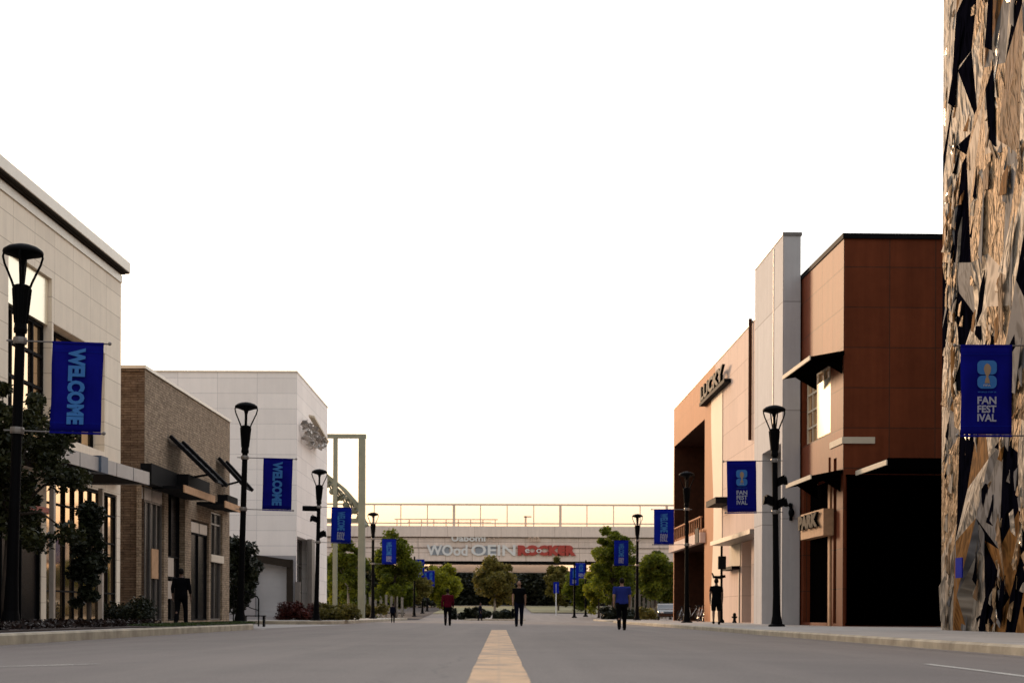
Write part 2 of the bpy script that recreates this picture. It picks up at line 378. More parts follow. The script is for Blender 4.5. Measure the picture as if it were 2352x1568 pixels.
m, t, p = new_mat('peach_sky_tint')          # thin tan sheet added to tint the sky peach between the rails
tcx = t.nodes.new('ShaderNodeTexCoord'); chk = t.nodes.new('ShaderNodeTexChecker'); chk.inputs['Scale'].default_value = 14
t.links.new(tcx.outputs['Object'], chk.inputs[0]); p.inputs['Base Color'].default_value = (.40, .27, .18, 1)
t.links.new(ramp(t, chk.outputs['Fac'], 0, 1, .04, .16), p.inputs['Alpha']); M['mesh'] = m

# ------------------------------------------------------------------ SETTING: ground, road, pavements, kerbs
GX = -8.35; RX = 7.25; ZL = .14; ZR = .10       # kerb lines and pavement heights
def struct(mb, name, m, **k): o = mb.build(name, m, **k); o['kind'] = 'structure'; return o
g = MB(); g.quad((-900, -200, -.16), (900, -200, -.16), (900, 1800, -.16), (-900, 1800, -.16)); struct(g, 'ground', M['earth'])
def road_z(x, y):
    z = -.05*min(1, (x/7.5)**2)
    if y > 146: z += min((y-146)*.019, 1.9)
    return z
xs = [-60, -40, -25, -15, -9, -7.5, -6, -4.5, -3, -1.5, 0, 1.5, 3, 4.5, 6, 7.5, 9, 15, 25, 40, 60]
ys = [-40, -10, 5, 15, 25, 35, 50, 70, 90, 110, 130, 146, 150, 160, 175, 190, 215, 246, 290, 360]
g = MB(); nx = len(xs)
g.add([(x, y, road_z(x, y)) for y in ys for x in xs], [(j*nx+i, j*nx+i+1, (j+1)*nx+i+1, (j+1)*nx+i) for j in range(len(ys)-1) for i in range(nx-1)])
struct(g, 'road', M['road'], smooth=True)
g = MB()                                         # centre line: two worn stripes laid side by side, ends in a taper
rl = random.Random(2); cuts = [-5+i*.16 for i in range(347)]
wob = {q_: [.236+.003*math.sin(i*.23+q_)+rl.uniform(-.005, .002)-(.012 if rl.random() < .04 else 0) for i in range(347)] for q_ in (-1, 1)}
for i in range(346):
    for q_ in (-1, 1): g.quad((0, cuts[i], .005), (q_*wob[q_][i], cuts[i], .005), (q_*wob[q_][i+1], cuts[i+1], .005), (0, cuts[i+1], .005))
struct(g, 'centre_line', M['paint'])
def strip_(pts, w_, name):
    g = MB()
    for (x0, y0_), (x1, y1_) in zip(pts[:-1], pts[1:]):
        d_ = Vector((x1-x0, y1_-y0_)).normalized(); n_ = Vector((-d_.y, d_.x))*w_/2
        g.add([(x, y, road_z(x, y)+.005) for x, y in ((x0-n_.x, y0_-n_.y), (x1-n_.x, y1_-n_.y), (x1+n_.x, y1_+n_.y), (x0+n_.x, y0_+n_.y))], [(0, 1, 2, 3)])
    struct(g, name, M['white_line'])
strip_([(-5.2, 14.7), (-4.75, 14.95), (-4.35, 15.3), (-4.0, 15.7)], .11, 'lane_marking')   # short worn stripe at the left
strip_([(4.6, 16.9), (4.58, 15.2), (4.52, 13.4), (4.5, 10), (4.5, 2)], .09, 'edge_marking')

def offset_path(pts, d):
    out_ = []
    for i, p in enumerate(pts):
        a = Vector(pts[max(i-1, 0)]); b = Vector(pts[min(i+1, len(pts)-1)]); t = (b-a).normalized(); n = Vector((-t.y, t.x))
        out_.append((p[0]+n.x*d, p[1]+n.y*d))
    return out_
def arc(cx, cy, r, a0, a1, n=8): return [(cx+r*math.cos(R(a0+(a1-a0)*i/n)), cy+r*math.sin(R(a0+(a1-a0)*i/n))) for i in range(n+1)]
def pavement(name, path, back, z, zr, side, seams=True):
    """path = kerb line (road edge); side +1: pavement lies to the left of travel"""
    k_in = offset_path(path, .16*side); gut = offset_path(path, -.42*side)
    g = MB(); n = len(path)
    for i in range(n-1):
        a, b, c, d = path[i], path[i+1], k_in[i+1], k_in[i]
        g.quad((*a, zr-.02), (*b, zr-.02), (*b, z-.035), (*a, z-.035))
        e = [(p[0]*.8+q_[0]*.2, p[1]*.8+q_[1]*.2) for p, q_ in ((a, d), (b, c))]
        g.quad((*a, z-.035), (*b, z-.035), (*e[1], z), (*e[0], z))
        g.quad((*e[0], z), (*e[1], z), (*c, z), (*d, z))
    struct(g, 'kerb', M['kerb'])
    g = MB()
    for i in range(n-1):
        a, b, c, d = path[i], path[i+1], gut[i+1], gut[i]
        g.quad((*a, zr-.016), (*b, zr-.016), (*c, road_z(*c)+.004), (*d, road_z(*d)+.004))
    struct(g, 'gutter', M['gutter'])
    g = MB(); poly = k_in+back; g.add([(x, y, z-.004) for x, y in poly], [tuple(range(len(poly)))])
    struct(g, name, M['concrete'])
Lp = [(GX, -40), (GX, 0), (GX, 12), (GX, 24), (GX, 36), (GX, 46), (GX, 53)]+arc(GX-4.5, 53, 4.5, 0, 90)[1:]+[(-20, 57.5), (-60, 57.5)]
pavement('pavement_near_left', Lp, [(-60, 56), (-60, -40)], ZL, -.05, 1)
Lq = [(-60, 79), (-20, 79), (-13, 79)]+arc(-12.0, 82.6, 3.6, -90, 0)[1:]+[(GX, 90), (GX, 110), (GX, 130), (GX, 143)]
pavement('pavement_far_left', Lq, [(-60, 143), (-60, 80)], ZL, -.05, 1)
Rp = [(RX, -40), (RX, 0), (RX, 14), (RX, 28), (RX+.05, 42), (RX+.2, 58), (RX+.3, 75), (RX+.4, 95), (RX+.6, 108)]+arc(RX+5.1, 108, 4.5, 180, 90)[1:]+[(25, 112.5), (60, 112.5)]
pavement('pavement_near_right', Rp, [(60, 111), (60, -40)], ZR, -.05, -1)
Rq = [(60, 121), (25, 121), (14, 121)]+arc(12.6, 125, 4.0, -90, -180)[1:]+[(8.6, 130), (8.6, 143)]
pavement('pavement_far_right', Rq, [(60, 143), (60, 122)], .08, -.05, -1)
g = MB(); g.quad((-45, 57.6, -.046), (-8.6, 57.6, -.046), (-7.6, 79, -.046), (-45, 79, -.046)); struct(g, 'side_street_apron', M['concrete'])
g = MB()                                         # expansion joints of the near pavements
for y in range(24, 112, 3): g.quad((RX+.3, y, ZR), (12.8, y, ZR), (12.8, y+.025, ZR), (RX+.3, y+.025, ZR))
for y in range(44, 57, 3): g.quad((-13.5, y, ZL), (-9.9, y, ZL), (-9.9, y+.025, ZL), (-13.5, y+.025, ZL))
struct(g, 'pavement_joints', M['frame'])
# lawn banks and the island
g = MB()
def bank(x0, x1, y0, y1, dz=.03):
    for i in range(6):
        a = y0+(y1-y0)*i/6; b = y0+(y1-y0)*(i+1)/6
        g.quad((x0, a, road_z(x0, a)+dz), (x1, a, road_z(x1, a)+dz), (x1, b, road_z(x1, b)+dz), (x0, b, road_z(x0, b)+dz))
bank(-7.5, 2.2, 176, 236, .06); bank(3.8, 60, 182, 236, .08)
struct(g, 'lawn', M['lawn'])
g = MB(); bank(-60, -7.5, 146, 236, .04); struct(g, 'planting_ground', M['mulch'])
g = MB(); g.prism([(-2.9, 131), (-2.2, 129), (0, 128.2), (1.6, 129), (2.2, 131), (1.6, 148), (-2.2, 148)], -.06, .10); struct(g, 'traffic_island', M['kerb'])
g = MB(); g.box(-14, -8.9, 26, 43.5, ZL+.0, ZL+.03); struct(g, 'planting_bed', M['mulch'])

# ------------------------------------------------------------------ window helper
def window(parent, axis, c, a0, a1, z0, z1, nx, nz, d=1, fr=None, gl=None, fw=.06, name='window', zlines=None, label=None):
    """frame and mullions standing 4-8 cm proud of a glass sheet; d = direction into the building"""
    fr = fr or M['frame']; gl = gl or M['glass']
    g = MB()
    def bar(p0, p1, q0, q1, t=.08):
        lo, hi = sorted((c, c-d*t))
        if axis == 'x': g.box(lo, hi, p0, p1, q0, q1)
        else: g.box(p0, p1, lo, hi, q0, q1)
    bar(a0, a0+fw, z0, z1); bar(a1-fw, a1, z0, z1); bar(a0+fw, a1-fw, z0, z0+fw); bar(a0+fw, a1-fw, z1-fw, z1)
    for i in range(1, nx):
        a = a0+(a1-a0)*i/nx; bar(a-fw/2, a+fw/2, z0+fw, z1-fw, .075)
    zl = zlines if zlines is not None else [z0+(z1-z0)*j/nz for j in range(1, nz)]
    for z in zl: bar(a0+fw, a1-fw, z-fw/2, z+fw/2, .07)
    o = g.build(name, fr, parent)
    if label: o['label'] = label
    q_ = MB(); e = d*.004
    if axis == 'x': q_.box(min(c+e, c+e*8), max(c+e, c+e*8), a0+.01, a1-.01, z0+.01, z1-.01)
    else: q_.box(a0+.01, a1-.01, min(c+e, c+e*8), max(c+e, c+e*8), z0+.01, z1-.01)
    q_.build('pane', gl, o)
    return o
def shell(g, x0, x1, y0, y1, z0, z1, skip='', m=0, roof=None):
    """remaining faces of a building box; skip: letters of sides not built (l=x0 r=x1 n=y0 f=y1)"""
    if 'l' not in skip: g.quad((x0, y0, z0), (x0, y1, z0), (x0, y1, z1), (x0, y0, z1), m)
    if 'r' not in skip: g.quad((x1, y0, z0), (x1, y1, z0), (x1, y1, z1), (x1, y0, z1), m)
    if 'n' not in skip: g.quad((x0, y0, z0), (x1, y0, z0), (x1, y0, z1), (x0, y0, z1), m)
    if 'f' not in skip: g.quad((x0, y1, z0), (x1, y1, z0), (x1, y1, z1), (x0, y1, z1), m)
    g.quad((x0, y0, z1), (x1, y0, z1), (x1, y1, z1), (x0, y1, z1), m)

# ------------------------------------------------------------------ LEFT: cream stone building
S = Site((-14, 57.9), .031)
A = thing('stone_building', 'tall cream stone-panelled building with overhanging cornice at the left edge', 'building', (-14, 57.9, 0), S.ang)
zt = S.f(275, 628)[1]; y0 = -34
w1 = S.rect(18, 118, 600, 1040); w1z = (S.f(118, 1042)[1], S.f(118, 640)[1])
w2 = S.rect(122, 240, 812, 1040); w2z = (S.f(240, 1038)[1], S.f(240, 812)[1])
cz = S.f(270, 1200)[1]                                            # head of shop glazing below the canopy
sh = S.rect(104, 269, 0, 0); zs = 4.55
yA = S.f(104, 1000)[0]
g = MB()
g.wall('x', 0, y0, 0, 0, zt, [(w1[0], w1[1], w1z[0], w1z[1], .35), (w2[0], w2[1], w2z[0], w2z[1], .5), (sh[0]+.15, sh[1], .2, zs+.25, .14), (y0+1, yA-.35, .2, 3.55, .12)], -1)
shell(g, -26, 0, y0, 0, 0, zt, 'r'); g.build('wall', M['cream'], A)
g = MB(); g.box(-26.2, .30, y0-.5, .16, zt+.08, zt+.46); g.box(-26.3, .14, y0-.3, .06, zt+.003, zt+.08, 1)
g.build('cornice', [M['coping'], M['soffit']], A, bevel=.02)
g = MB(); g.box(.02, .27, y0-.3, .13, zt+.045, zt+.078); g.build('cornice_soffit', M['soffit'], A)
g = MB(); g.box(.003, .05, y0, -.02, zt-.32, zt-.06); g.build('frieze_band', M['coping'], A)
zb = S.f(110, 742)[1]
g = MB(); g.box(-.36, -.12, w1[0]+.02, w1[1]-.02, zb, w1z[1]-.02); g.build('spandrel_panel', M['spandrel'], A)
window(A, 'x', -.33, w1[0]+.05, w1[1]-.05, w1z[0]+.02, zb-.02, 4, 4, -1, M['dark'], M['glass_w'], .09)
window(A, 'x', -.47, w2[0]+.05, w2[1]-.05, w2z[0]+.02, w2z[1]-.02, 4, 3, -1, M['dark'], M['glass_w'], .09)
window(A, 'x', -.12, sh[0]+.2, sh[1]-.02, .22, zs+.2, 8, 4, -1, M['dark'], M['glass_w'], .055, 'shop_window', zlines=[1.2, 3.0, 4.0])
window(A, 'x', -.10, y0+1.1, yA-.4, .21, 3.5, 14, 2, -1, M['dark'], M['glass_dull'], .05, 'shop_window', zlines=[2.7])
for px, col in ((118, 1), (230, 1)):
    yy_ = S.f(px, 1300, 1.0)[0]
    g = MB(); g.box(.95, 1.10, yy_-.09, yy_+.09, .08, 4.6); g.build('column', M['lframe'], A, bevel=.015)
# canopy with a light metal fascia, one end projecting past the corner
C1 = atY(339, 1098, 53.6); C2 = atY(133, 1045, 45.2)
g = MB()
zc0, zc1 = atY(339, 1113, 53.6)[2], atY(339, 1084, 53.6)[2]
def wl(p): # world -> local of A
    v = Vector((p[0], p[1]))-Vector((-14, 57.9)); return (v.dot(S.n), v.dot(S.d))
e1 = wl(C1); e2 = wl(C2)
e0 = (e2[0]-.9, e2[1]-9)
g.prism([(0.01, e1[1]), e1, e2, e0, (0.01, e0[1])], zc0+.05, zc1-.03)
g.build('canopy', M['dark'], A)
g = MB()
for a, b in ((e1, e2), (e2, e0)):
    dv = (Vector(b)-Vector(a)).normalized(); nn = Vector((-dv.y, dv.x))*.05
    if nn.x < 0: nn = -nn
    n_ = 5
    for i in range(n_):
        p_ = Vector(a).lerp(Vector(b), i/n_+.004); q_ = Vector(a).lerp(Vector(b), (i+1)/n_-.004)
        g.prism([tuple(p_), tuple(q_), tuple(q_+nn), tuple(p_+nn)], zc0, zc1)
g.prism([(0.0, e1[1]+.004), (e1[0]+.05, e1[1]+.004), (e1[0]+.05, e1[1]+.06), (0.0, e1[1]+.06)], zc0, zc1)
g.build('canopy_fascia', M['fascia'], A)
pb = Vector(e2).lerp(Vector(e1), .42); g = MB(); g.box(pb.x-.3, pb.x+.12, pb.y-.2, pb.y+.55, zc0-.02, zc1+.06); g.build('blue_junction_box', M['bluegrey'], A)
g = MB(); g.box(.15, .5, e2[1]-2, -.4, zc1-.02, zc1+.28); g.build('canopy_upstand', M['orange_tan'], A)
g = MB(); g.box(.02, .4, y0+1, yA-.3, 3.56, 3.72); g.build('shop_lintel', M['sign_red'], A)

# ------------------------------------------------------------------ LEFT: brown ledgestone shop
S = Site((-14, 61.8), .022)
B = thing('stone_shop', 'low brown split-stone shop with tilted dark awnings on the left side', 'shop', (-14, 61.8, 0), S.ang)
yE = S.f(528, 1000)[0]; zt = S.f(330, 845)[1]
def bay(u0, u1, vt, vb, dep=.2):
    r = S.rect(u0, u1, vt, vb); return (r[0], r[1], .16, r[3], dep)
ops = [bay(326, 378, 1118, 1424), bay(387, 426, 1118, 1424, .35), bay(440, 481, 1196, 1424), bay(485, 512, 1175, 1424)]
g = MB(); g.wall('x', 0, 0, yE, 0, zt, ops, -1); g.quad((-16, 0, zt), (0, 0, zt), (0, yE, zt), (-16, yE, zt)); g.quad((-16, yE, 0), (0, yE, 0), (0, yE, zt), (-16, yE, zt))
g.build('street_wall', M['tanstone'], B)
g = MB(); g.quad((-16, 0, 0), (0, 0, 0), (0, 0, zt), (-16, 0, zt)); g.box(-16, .004, -.08, .0, zt-.1, zt+.002); g.build('end_wall', M['ledge'], B)
g = MB(); g.box(-16, .06, -.12, yE+.06, zt+.004, zt+.13); g.build('coping', M['coping'], B)  # pale coping colour stands in for rim light on the roof edge
for i, o in enumerate(ops):
    zl = [o[3]-.62] if i != 1 else [o[3]-3.0, o[3]-3.9]
    window(B, 'x', -o[4]+.03, o[0]+.05, o[1]-.05, .18, o[3]-.05, (4, 2, 2, 2)[i], 2, -1, (M['frame'], M['dark'], M['dark'], M['frame'])[i], M['glass_dull'], .07, 'shopfront', zlines=zl)
def transom(o, z0_, z1_, a0, a1, m):
    g = MB(); g.box(-o[4]+.09, -o[4]+.15, a0, a1, z0_, z1_); g.build('transom_panel', m, B)
for i, k in ((0, 2), (2, 2)):
    o = ops[i]; wd = (o[1]-o[0]-.2)/k
    for j in range(k): transom(o, o[3]-.58, o[3]-.12, o[0]+.14+j*wd, o[0]+.14+(j+1)*wd-.14, M['lframe'])
o = ops[0]; transom(o, 1.9, 3.1, o[0]+1.9, o[0]+3.0, M['orange_tan'])
o = ops[1]; transom(o, o[3]-3.85, o[3]-3.05, o[0]+.1, o[1]-1.3, M['lframe']); transom(o, o[3]-4.8, o[3]-4.05, o[0]+.1, o[1]-1.6, M['lframe'])
o = ops[3]; g = MB(); g.box(-.1, .06, o[0]-.1, o[1]+.1, 2.95, 3.3); g.build('stone_sill', M['coping'], B)
# dark lintel boxes above the openings
for (u0, u1, v0, v1, x1) in ((322, 382, 1075, 1120, .45), (384, 436, 1098, 1140, .9), (500, 524, 1140, 1172, .5)):
    r = S.rect(u0, u1, v0, v1); g = MB(); g.box(.01, x1, r[0], r[1], r[2], r[3]); g.build('awning_housing', M['dark'], B)
# flat canopies with orange-tan fascias
for (u0, v0, u1, v1) in ((422, 1113, 492, 1153), (516, 1155, 555, 1172)):
    a = S.f(u0, v0, 1.3); b = S.f(u1, v1, 1.3); z_ = (a[1]+b[1])/2
    g = MB(); g.box(.02, 1.28, a[0], b[0], z_-.02, z_+.10); g.build('canopy', M['dark'], B)
    g = MB(); g.box(1.284, 1.34, a[0]-.02, b[0]+.02, z_-.16, z_+.14); g.build('canopy_fascia', M['orange_tan'], B)
# tilted awnings: frames with two blades
def tilted(u0, v0, u1, v1, ln, xo):
    a = S.f(u0, v0, 0.05); b = S.f(u1, v1, xo)
    y = a[0]; g = MB()
    for k in (0, ln-.35):
        g.ext([(.05, y+k, a[1]), (xo, y+k, b[1]), (xo, y+k+.35, b[1]), (.05, y+k+.35, a[1])], (.10, 0, .12))
    n_ = 7
    for i in range(n_):
        t0 = (i+.15)/n_; t1 = (i+.8)/n_; zz = lambda t_: a[1]+(b[1]-a[1])*t_; xx = lambda t_: .05+(xo-.05)*t_
        g.ext([(xx(t0), y+.3, zz(t0)), (xx(t1), y+.3, zz(t1)-.02), (xx(t1), y+ln-.3, zz(t1)-.02), (xx(t0), y+ln-.3, zz(t0))], (.02, 0, .05))
    g.build('tilted_awning', M['dark'], B)
    g = MB(); g.tube([(.05, y+ln*.5, b[1]+.2), (xo*.75, y+ln*.5, b[1]+.45)], .05); g.build('awning_strut', M['dark'], B)
tilted(387, 1004, 492, 1107, 2.6, 2.0)
tilted(499, 1054, 553, 1118, 2.2, 1.35)

# ------------------------------------------------------------------ LEFT: white stone building
S = Site((-12, 92.7), .004)
Cb = thing('white_building', 'white stone-panelled building with a crumpled silver sign, beyond the brown shop', 'building', (-12, 92.7, 0), S.ang)
zt = S.f(680, 853)[1]; yE = S.f(752, 1000)[0]; xw = -9.6
def er(u0, u1, v0, v1):
    a, b = S.e(u0, v0), S.e(u1, v1); return a[0], b[0], b[1], a[1]
dr = er(586, 659, 1284, 1400); dr = (dr[0], dr[1], .3, dr[3])
zl_ = S.e(600, 1275)[1]
wr = S.rect(683, 712, 1236, 1412)
g = MB()
g.wall('y', 0, -16, 0, zl_, zt, [], 1); g.wall('x', 0, 0, yE, 0, zt, [(wr[0], wr[1], .3, wr[3], .6)], -1)
shell(g, -16, 0, 0, yE, 0, zt, 'rn'); g.build('wall', M['white'], Cb)
g = MB(); g.wall('y', -.0, -16, 0, 0, zl_, [(dr[0], dr[1], dr[2], dr[3], .35)], 1); g.build('lower_wall', M['white_low'], Cb)
g = MB(); g.box(-16.02, .04, -.05, yE+.04, zt+.004, zt+.10); g.build('coping', M['coping'], Cb)
g = MB(); g.box(dr[0]+.02, dr[1]-.02, .3, .36, dr[2], dr[3]-.02)
for i in range(12): g.box(dr[0]+.02, dr[1]-.02, .288, .298, dr[2]+.05+i*(dr[3]-dr[2])/12, dr[2]+.09+i*(dr[3]-dr[2])/12)
g.build('roller_door', M['door_grey'], Cb)
a = S.e(585, 1273); b = S.e(668, 1287)
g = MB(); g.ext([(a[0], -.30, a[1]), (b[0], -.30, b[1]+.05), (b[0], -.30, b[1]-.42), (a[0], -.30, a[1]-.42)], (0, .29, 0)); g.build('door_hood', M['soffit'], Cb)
g = MB(); g.box(dr[1]+.0, dr[1]+.36, -.22, -.01, .2, dr[3]); g.build('door_jamb', M['soffit'], Cb)
g = MB(); g.box(-.05, .25, -.14, .12, .1, S.e(672, 1335)[1]); g.build('corner_guard', M['frame'], Cb)
window(Cb, 'x', -.55, wr[0]+.05, wr[1]-.05, .32, wr[3]-.04, 2, 3, -1, M['frame'], M['glass'], .1)
r_ = S.rect(697, 712, 1236, 1412, .05); g = MB(); g.box(.01, .3, wr[1]-1.2, wr[1]+.4, .2, wr[3]+.05); g.build('pilaster', M['frame'], Cb)
# crumpled silver sign: many bent scraps in a wedge
a = S.f(700, 978, .5); b = S.f(750, 1010, .5)
g = MB(); rng = random.Random(3)
ya, yb, zc = a[0]+1.2, b[0]-1.6, (a[1]+b[1])/2
for i in range(150):
    t_ = rng.random(); y = ya+(yb-ya)*t_; hh = .72*(1-abs(t_-.35)*.9); z = zc-.25+rng.uniform(-hh, hh*.9); x = rng.uniform(.15, .7)
    s = rng.uniform(.12, .30); n1 = Vector((rng.uniform(-1, 1), rng.uniform(-1, 1), rng.uniform(-1, 1))).normalized(); n2 = n1.cross(Vector((.3, .5, .8))).normalized()
    c0 = Vector((x, y, z)); g.ext([c0-n1*s, c0+n2*s*.7, c0+n1*s, c0-n2*s*.6], n1.cross(n2)*.03)
g.tube([(.02, (ya+yb)/2, zc), (.5, (ya+yb)/2, zc)], .12)
g.build('crumpled_sign', M['silver'], Cb)
g = MB(); g.ext([(.45, ya+1, zc+.62), (.8, ya+1, zc+.55), (.8, yb+.3, zc-.12), (.45, yb+.3, zc-.05)], (0, 0, .12)); g.build('sign_fin', M['trim'], Cb)

# ------------------------------------------------------------------ green steel frame beyond the white building
P_ = 122.0; s_ = F/P_
xa = atY(770, 1200, P_)[0]; xb = atY(831, 1200, P_)[0]; zt = atY(800, 997, P_)[2]
D = thing('steel_frame', 'tall pale green steel portal frame with a sloping truss roof', 'steel frame', (xa, P_, 0))
for x, wd in ((0, .16), (xb-xa, .26)):
    g = MB(); g.box(x-wd, x+wd, -.3, .3, .05, zt-.30); g.build('post', M['green_steel'], D, bevel=.02)
g = MB(); g.box(-.75, xb-xa+.32, -.28, .28, zt-.30, zt+.0); g.build('top_beam', M['green_steel'], D, bevel=.02)
g = MB(); a = atY(742, 1085, P_); b = atY(826, 1166, P_)
for k in (0, .9, 1.9, 2.9):
    g.tube([(a[0]-xa, k, a[2]), ((a[0]+b[0])/2-xa, k, (a[2]+b[2])/2+.25), (b[0]-xa, k, b[2])], .16, 6)
for i in range(9):
    t_ = i/8; x = a[0]-xa+(b[0]-a[0])*t_; z = a[2]+(b[2]-a[2])*t_; g.box(x-.09, x+.09, 0, 3.1, z-.35, z-.15); g.tube([(x, .3*(i % 3), z-.1), (x+.5, 2.2, z-1.3)], .07, 5)
    g.ball((x+.3, .5, z-.9-.2*(i % 3)), .28, .28, .25, 7)
g.box(a[0]-xa, b[0]-xa, .2, .5, b[2]-1.1, b[2]-.8)
g.build('truss', M['green_steel'], D)

# ------------------------------------------------------------------ RIGHT: faceted mirror tower
mirror = []
def facet_mat(name, col, rough, bs, dist=.12, scale=1.2, metal=1.0, spec=.04):
    m, t, p = new_mat(name); tc, c = wall_vec(t)
    v_ = mapping(t, c.outputs[0], (1.0, .42, 1))
    wn = t.nodes.new('ShaderNodeTexNoise'); wn.inputs['Scale'].default_value = scale*1.3; wn.inputs['Detail'].default_value = 2; t.links.new(v_, wn.inputs['Vector'])
    wa = t.nodes.new('ShaderNodeVectorMath'); wa.operation = 'ADD'; t.links.new(v_, wa.inputs[0]); t.links.new(wn.outputs['Color'], wa.inputs[1])
    def vor(sc_):
        v = t.nodes.new('ShaderNodeTexVoronoi'); v.inputs['Scale'].default_value = sc_; t.links.new(wa.outputs[0], v.inputs['Vector']); return v
    va, vb = vor(scale*1.6), vor(scale*4.5)
    n = ramp(t, va.outputs['Distance'], 0, 1, 0, 1); n2 = ramp(t, vb.outputs['Distance'], 0, 1, 0, 1)
    t.links.new(mixc(t, ramp(t, n2, .35, .65), tuple(x*.5 for x in col), col), p.inputs['Base Color'])
    p.inputs['Roughness'].default_value = rough; p.inputs['Metallic'].default_value = metal; p.inputs['Specular IOR Level'].default_value = spec
    if bs:
        ms = t.nodes.new('ShaderNodeMath'); ms.operation = 'ADD'; t.links.new(n, ms.inputs[0]); sm = ramp(t, n2, 0, 1, 0, .35); t.links.new(sm, ms.inputs[1])
        bump(t, p, ms.outputs[0], bs, dist)
    return m
FM = [facet_mat('crumpled_silver_sheet', (.33, .28, .225), .5, 1, .14, 1.3, .10, .03), facet_mat('crumpled_bronze_sheet', (.19, .11, .055), .6, .9, .09, 1.5, 0),
      facet_mat('flat_grey_sheet', (.16, .152, .15), .6, .15, .05, 1, 0, .02), facet_mat('flat_cream_sheet', (.54, .42, .31), .6, .1, .05, 1, 0),
      facet_mat('amber_sheet', (.22, .10, .028), .6, .3, .06, 1.2, 0, .01), facet_mat('black_glass_sheet', (.003, .003, .006), .7, .5, .08, 1.0, 0, 0),
      facet_mat('crumpled_gold_sheet', (.38, .25, .14), .5, 1, .14, 1.9, .10, .03), facet_mat('polished_strip', (.62, .54, .44), .25, .3, .05, 3, .8)]
S = Site((13.0, 46.0), 0.012)
T0 = thing('mirror_building', 'tall building clad in crumpled mirror and bronze shards at the right edge', 'building', (13, 46, 0), S.ang)
g = MB(); rng = random.Random(11)
ny, nz_ = 15, 17; dy, dz = 1.55, 1.45
Vt = {}
for j in range(nz_+1):
    for i in range(ny+1):
        jy = 0 if i in (0,) else rng.uniform(-.42, .42)*dy; jz = 0 if j in (0,) else rng.uniform(-.6, .6)*dz
        x = -.02-abs(rng.gauss(0, .05 if i < 2 else .13)) if i else -.02
        Vt[i, j] = (x, -i*dy+jy, j*dz+jz+(.5*dz if i % 2 and j else 0))
def pick(y, z):
    v = math.sin(y*.9+z*.35)+math.sin(y*.4-z*.25+2)+rng.gauss(0, .8)
    return 5 if v < -.65 else 4 if v < -.35 else 2 if v < .1 else 1 if v < .35 else 0 if v < 1.0 else 6 if v < 1.9 else 3
for j in range(nz_):
    for i in range(ny):
        a, b, c, d_ = Vt[i, j], Vt[i+1, j], Vt[i+1, j+1], Vt[i, j+1]
        k = pick(i*dy, j*dz)
        if i < 1: k = rng.choice((6, 0, 6, 0, 2, 3))
        elif i == 1: k = rng.choice((5, 5, 4, 5, 5, 2, 3))
        elif i in (2, 3) and k == 5: k = rng.choice((3, 2, 6, 4))
        if j < 4 and k == 3: k = 4
        if rng.random() < .5: g.add([a, b, c, d_], [(0, 1, 2), (0, 2, 3)], k)
        else:
            g.add([a, b, c], [(0, 1, 2)], k); g.add([a, c, d_], [(0, 1, 2)], pick(i*dy+1, j*dz+.5))
g.build('mirror_cladding', FM, T0)
for i in range(95):                               # bent sheets standing proud of the skin
    y = -rng.uniform(.9, 12); z = rng.uniform(.3, 20); h = rng.uniform(.5, 2.2); wd = rng.uniform(.15, .7); ln = rng.gauss(-.12, .15); x = -rng.uniform(.10, .20)
    if -3.2 < y < -1.7 and rng.random() < .8: continue
    g = MB(); tw = rng.uniform(-.08, .08)
    g.ext([(x, y, z-h/2), (x+tw*.5, min(-.1, y+wd), z-h*.35), (x-tw, min(-.1, y+wd*.8+h*ln), z+h*.3), (x, min(-.12, y+h*ln), z+h/2)], (-.015, .005, 0), rng.choice((0, 2, 6, 2, 1, 5, 5, 4, 3)))
    g.build('bent_sheet', FM, T0)
g = MB(); zones = [(-rng.uniform(.3, 12.5), rng.uniform(.5, 20), rng.uniform(.35, .9), rng.uniform(1.0, 3.2), rng.gauss(-.12, .15)) for _ in range(60)]
for cy, cz, wy_, hz_, sl2 in zones:               # crinkled bundles: slim folded strips, dense within a bundle
    for _ in range(16):
        z = cz+rng.uniform(-hz_, hz_)*.5*2; y = cy+rng.gauss(0, wy_*.5)+(z-cz)*sl2; h = rng.uniform(.18, .75); wd = rng.uniform(.05, .30); ln = sl2+rng.gauss(0, .35); x = -rng.uniform(.06, .17)
        if not -13 < y < -.7 or z < .1 or (-3.2 < y < -1.75 and rng.random() < .85): continue
        p0 = Vector((x, y, z-h/2)); p1 = Vector((x-rng.uniform(-.05, .05), y+wd, z-h*.3)); p2 = Vector((x-rng.uniform(-.05, .05), y+wd*.6+h*ln, z+h*.35)); p3 = Vector((x, y+h*ln, z+h/2))
        for q_ in (p0, p1, p2, p3): q_.y = min(q_.y, -.08)
        g.ext([p0, p1, p2, p3], (-.012, .004, 0), rng.choice((0, 0, 6, 6, 6, 1, 2, 5, 4, 3, 7)))
o = g.build('crinkled_strips', FM, T0); o['kind'] = 'stuff'
g = MB(); shell(g, .02, 18, -25, -.02, 0, 24.6); g.build('core', M['dark'], T0)
g = MB()
y_, z_ = S.f(2204, 1300, -.5); 
rr = S.rect(2198, 2213, 1280, 1326, -.55); g.box(-.58, -.55, rr[0], rr[1], rr[2], rr[3]); g.build('small_blue_panel', M['royal'], T0)

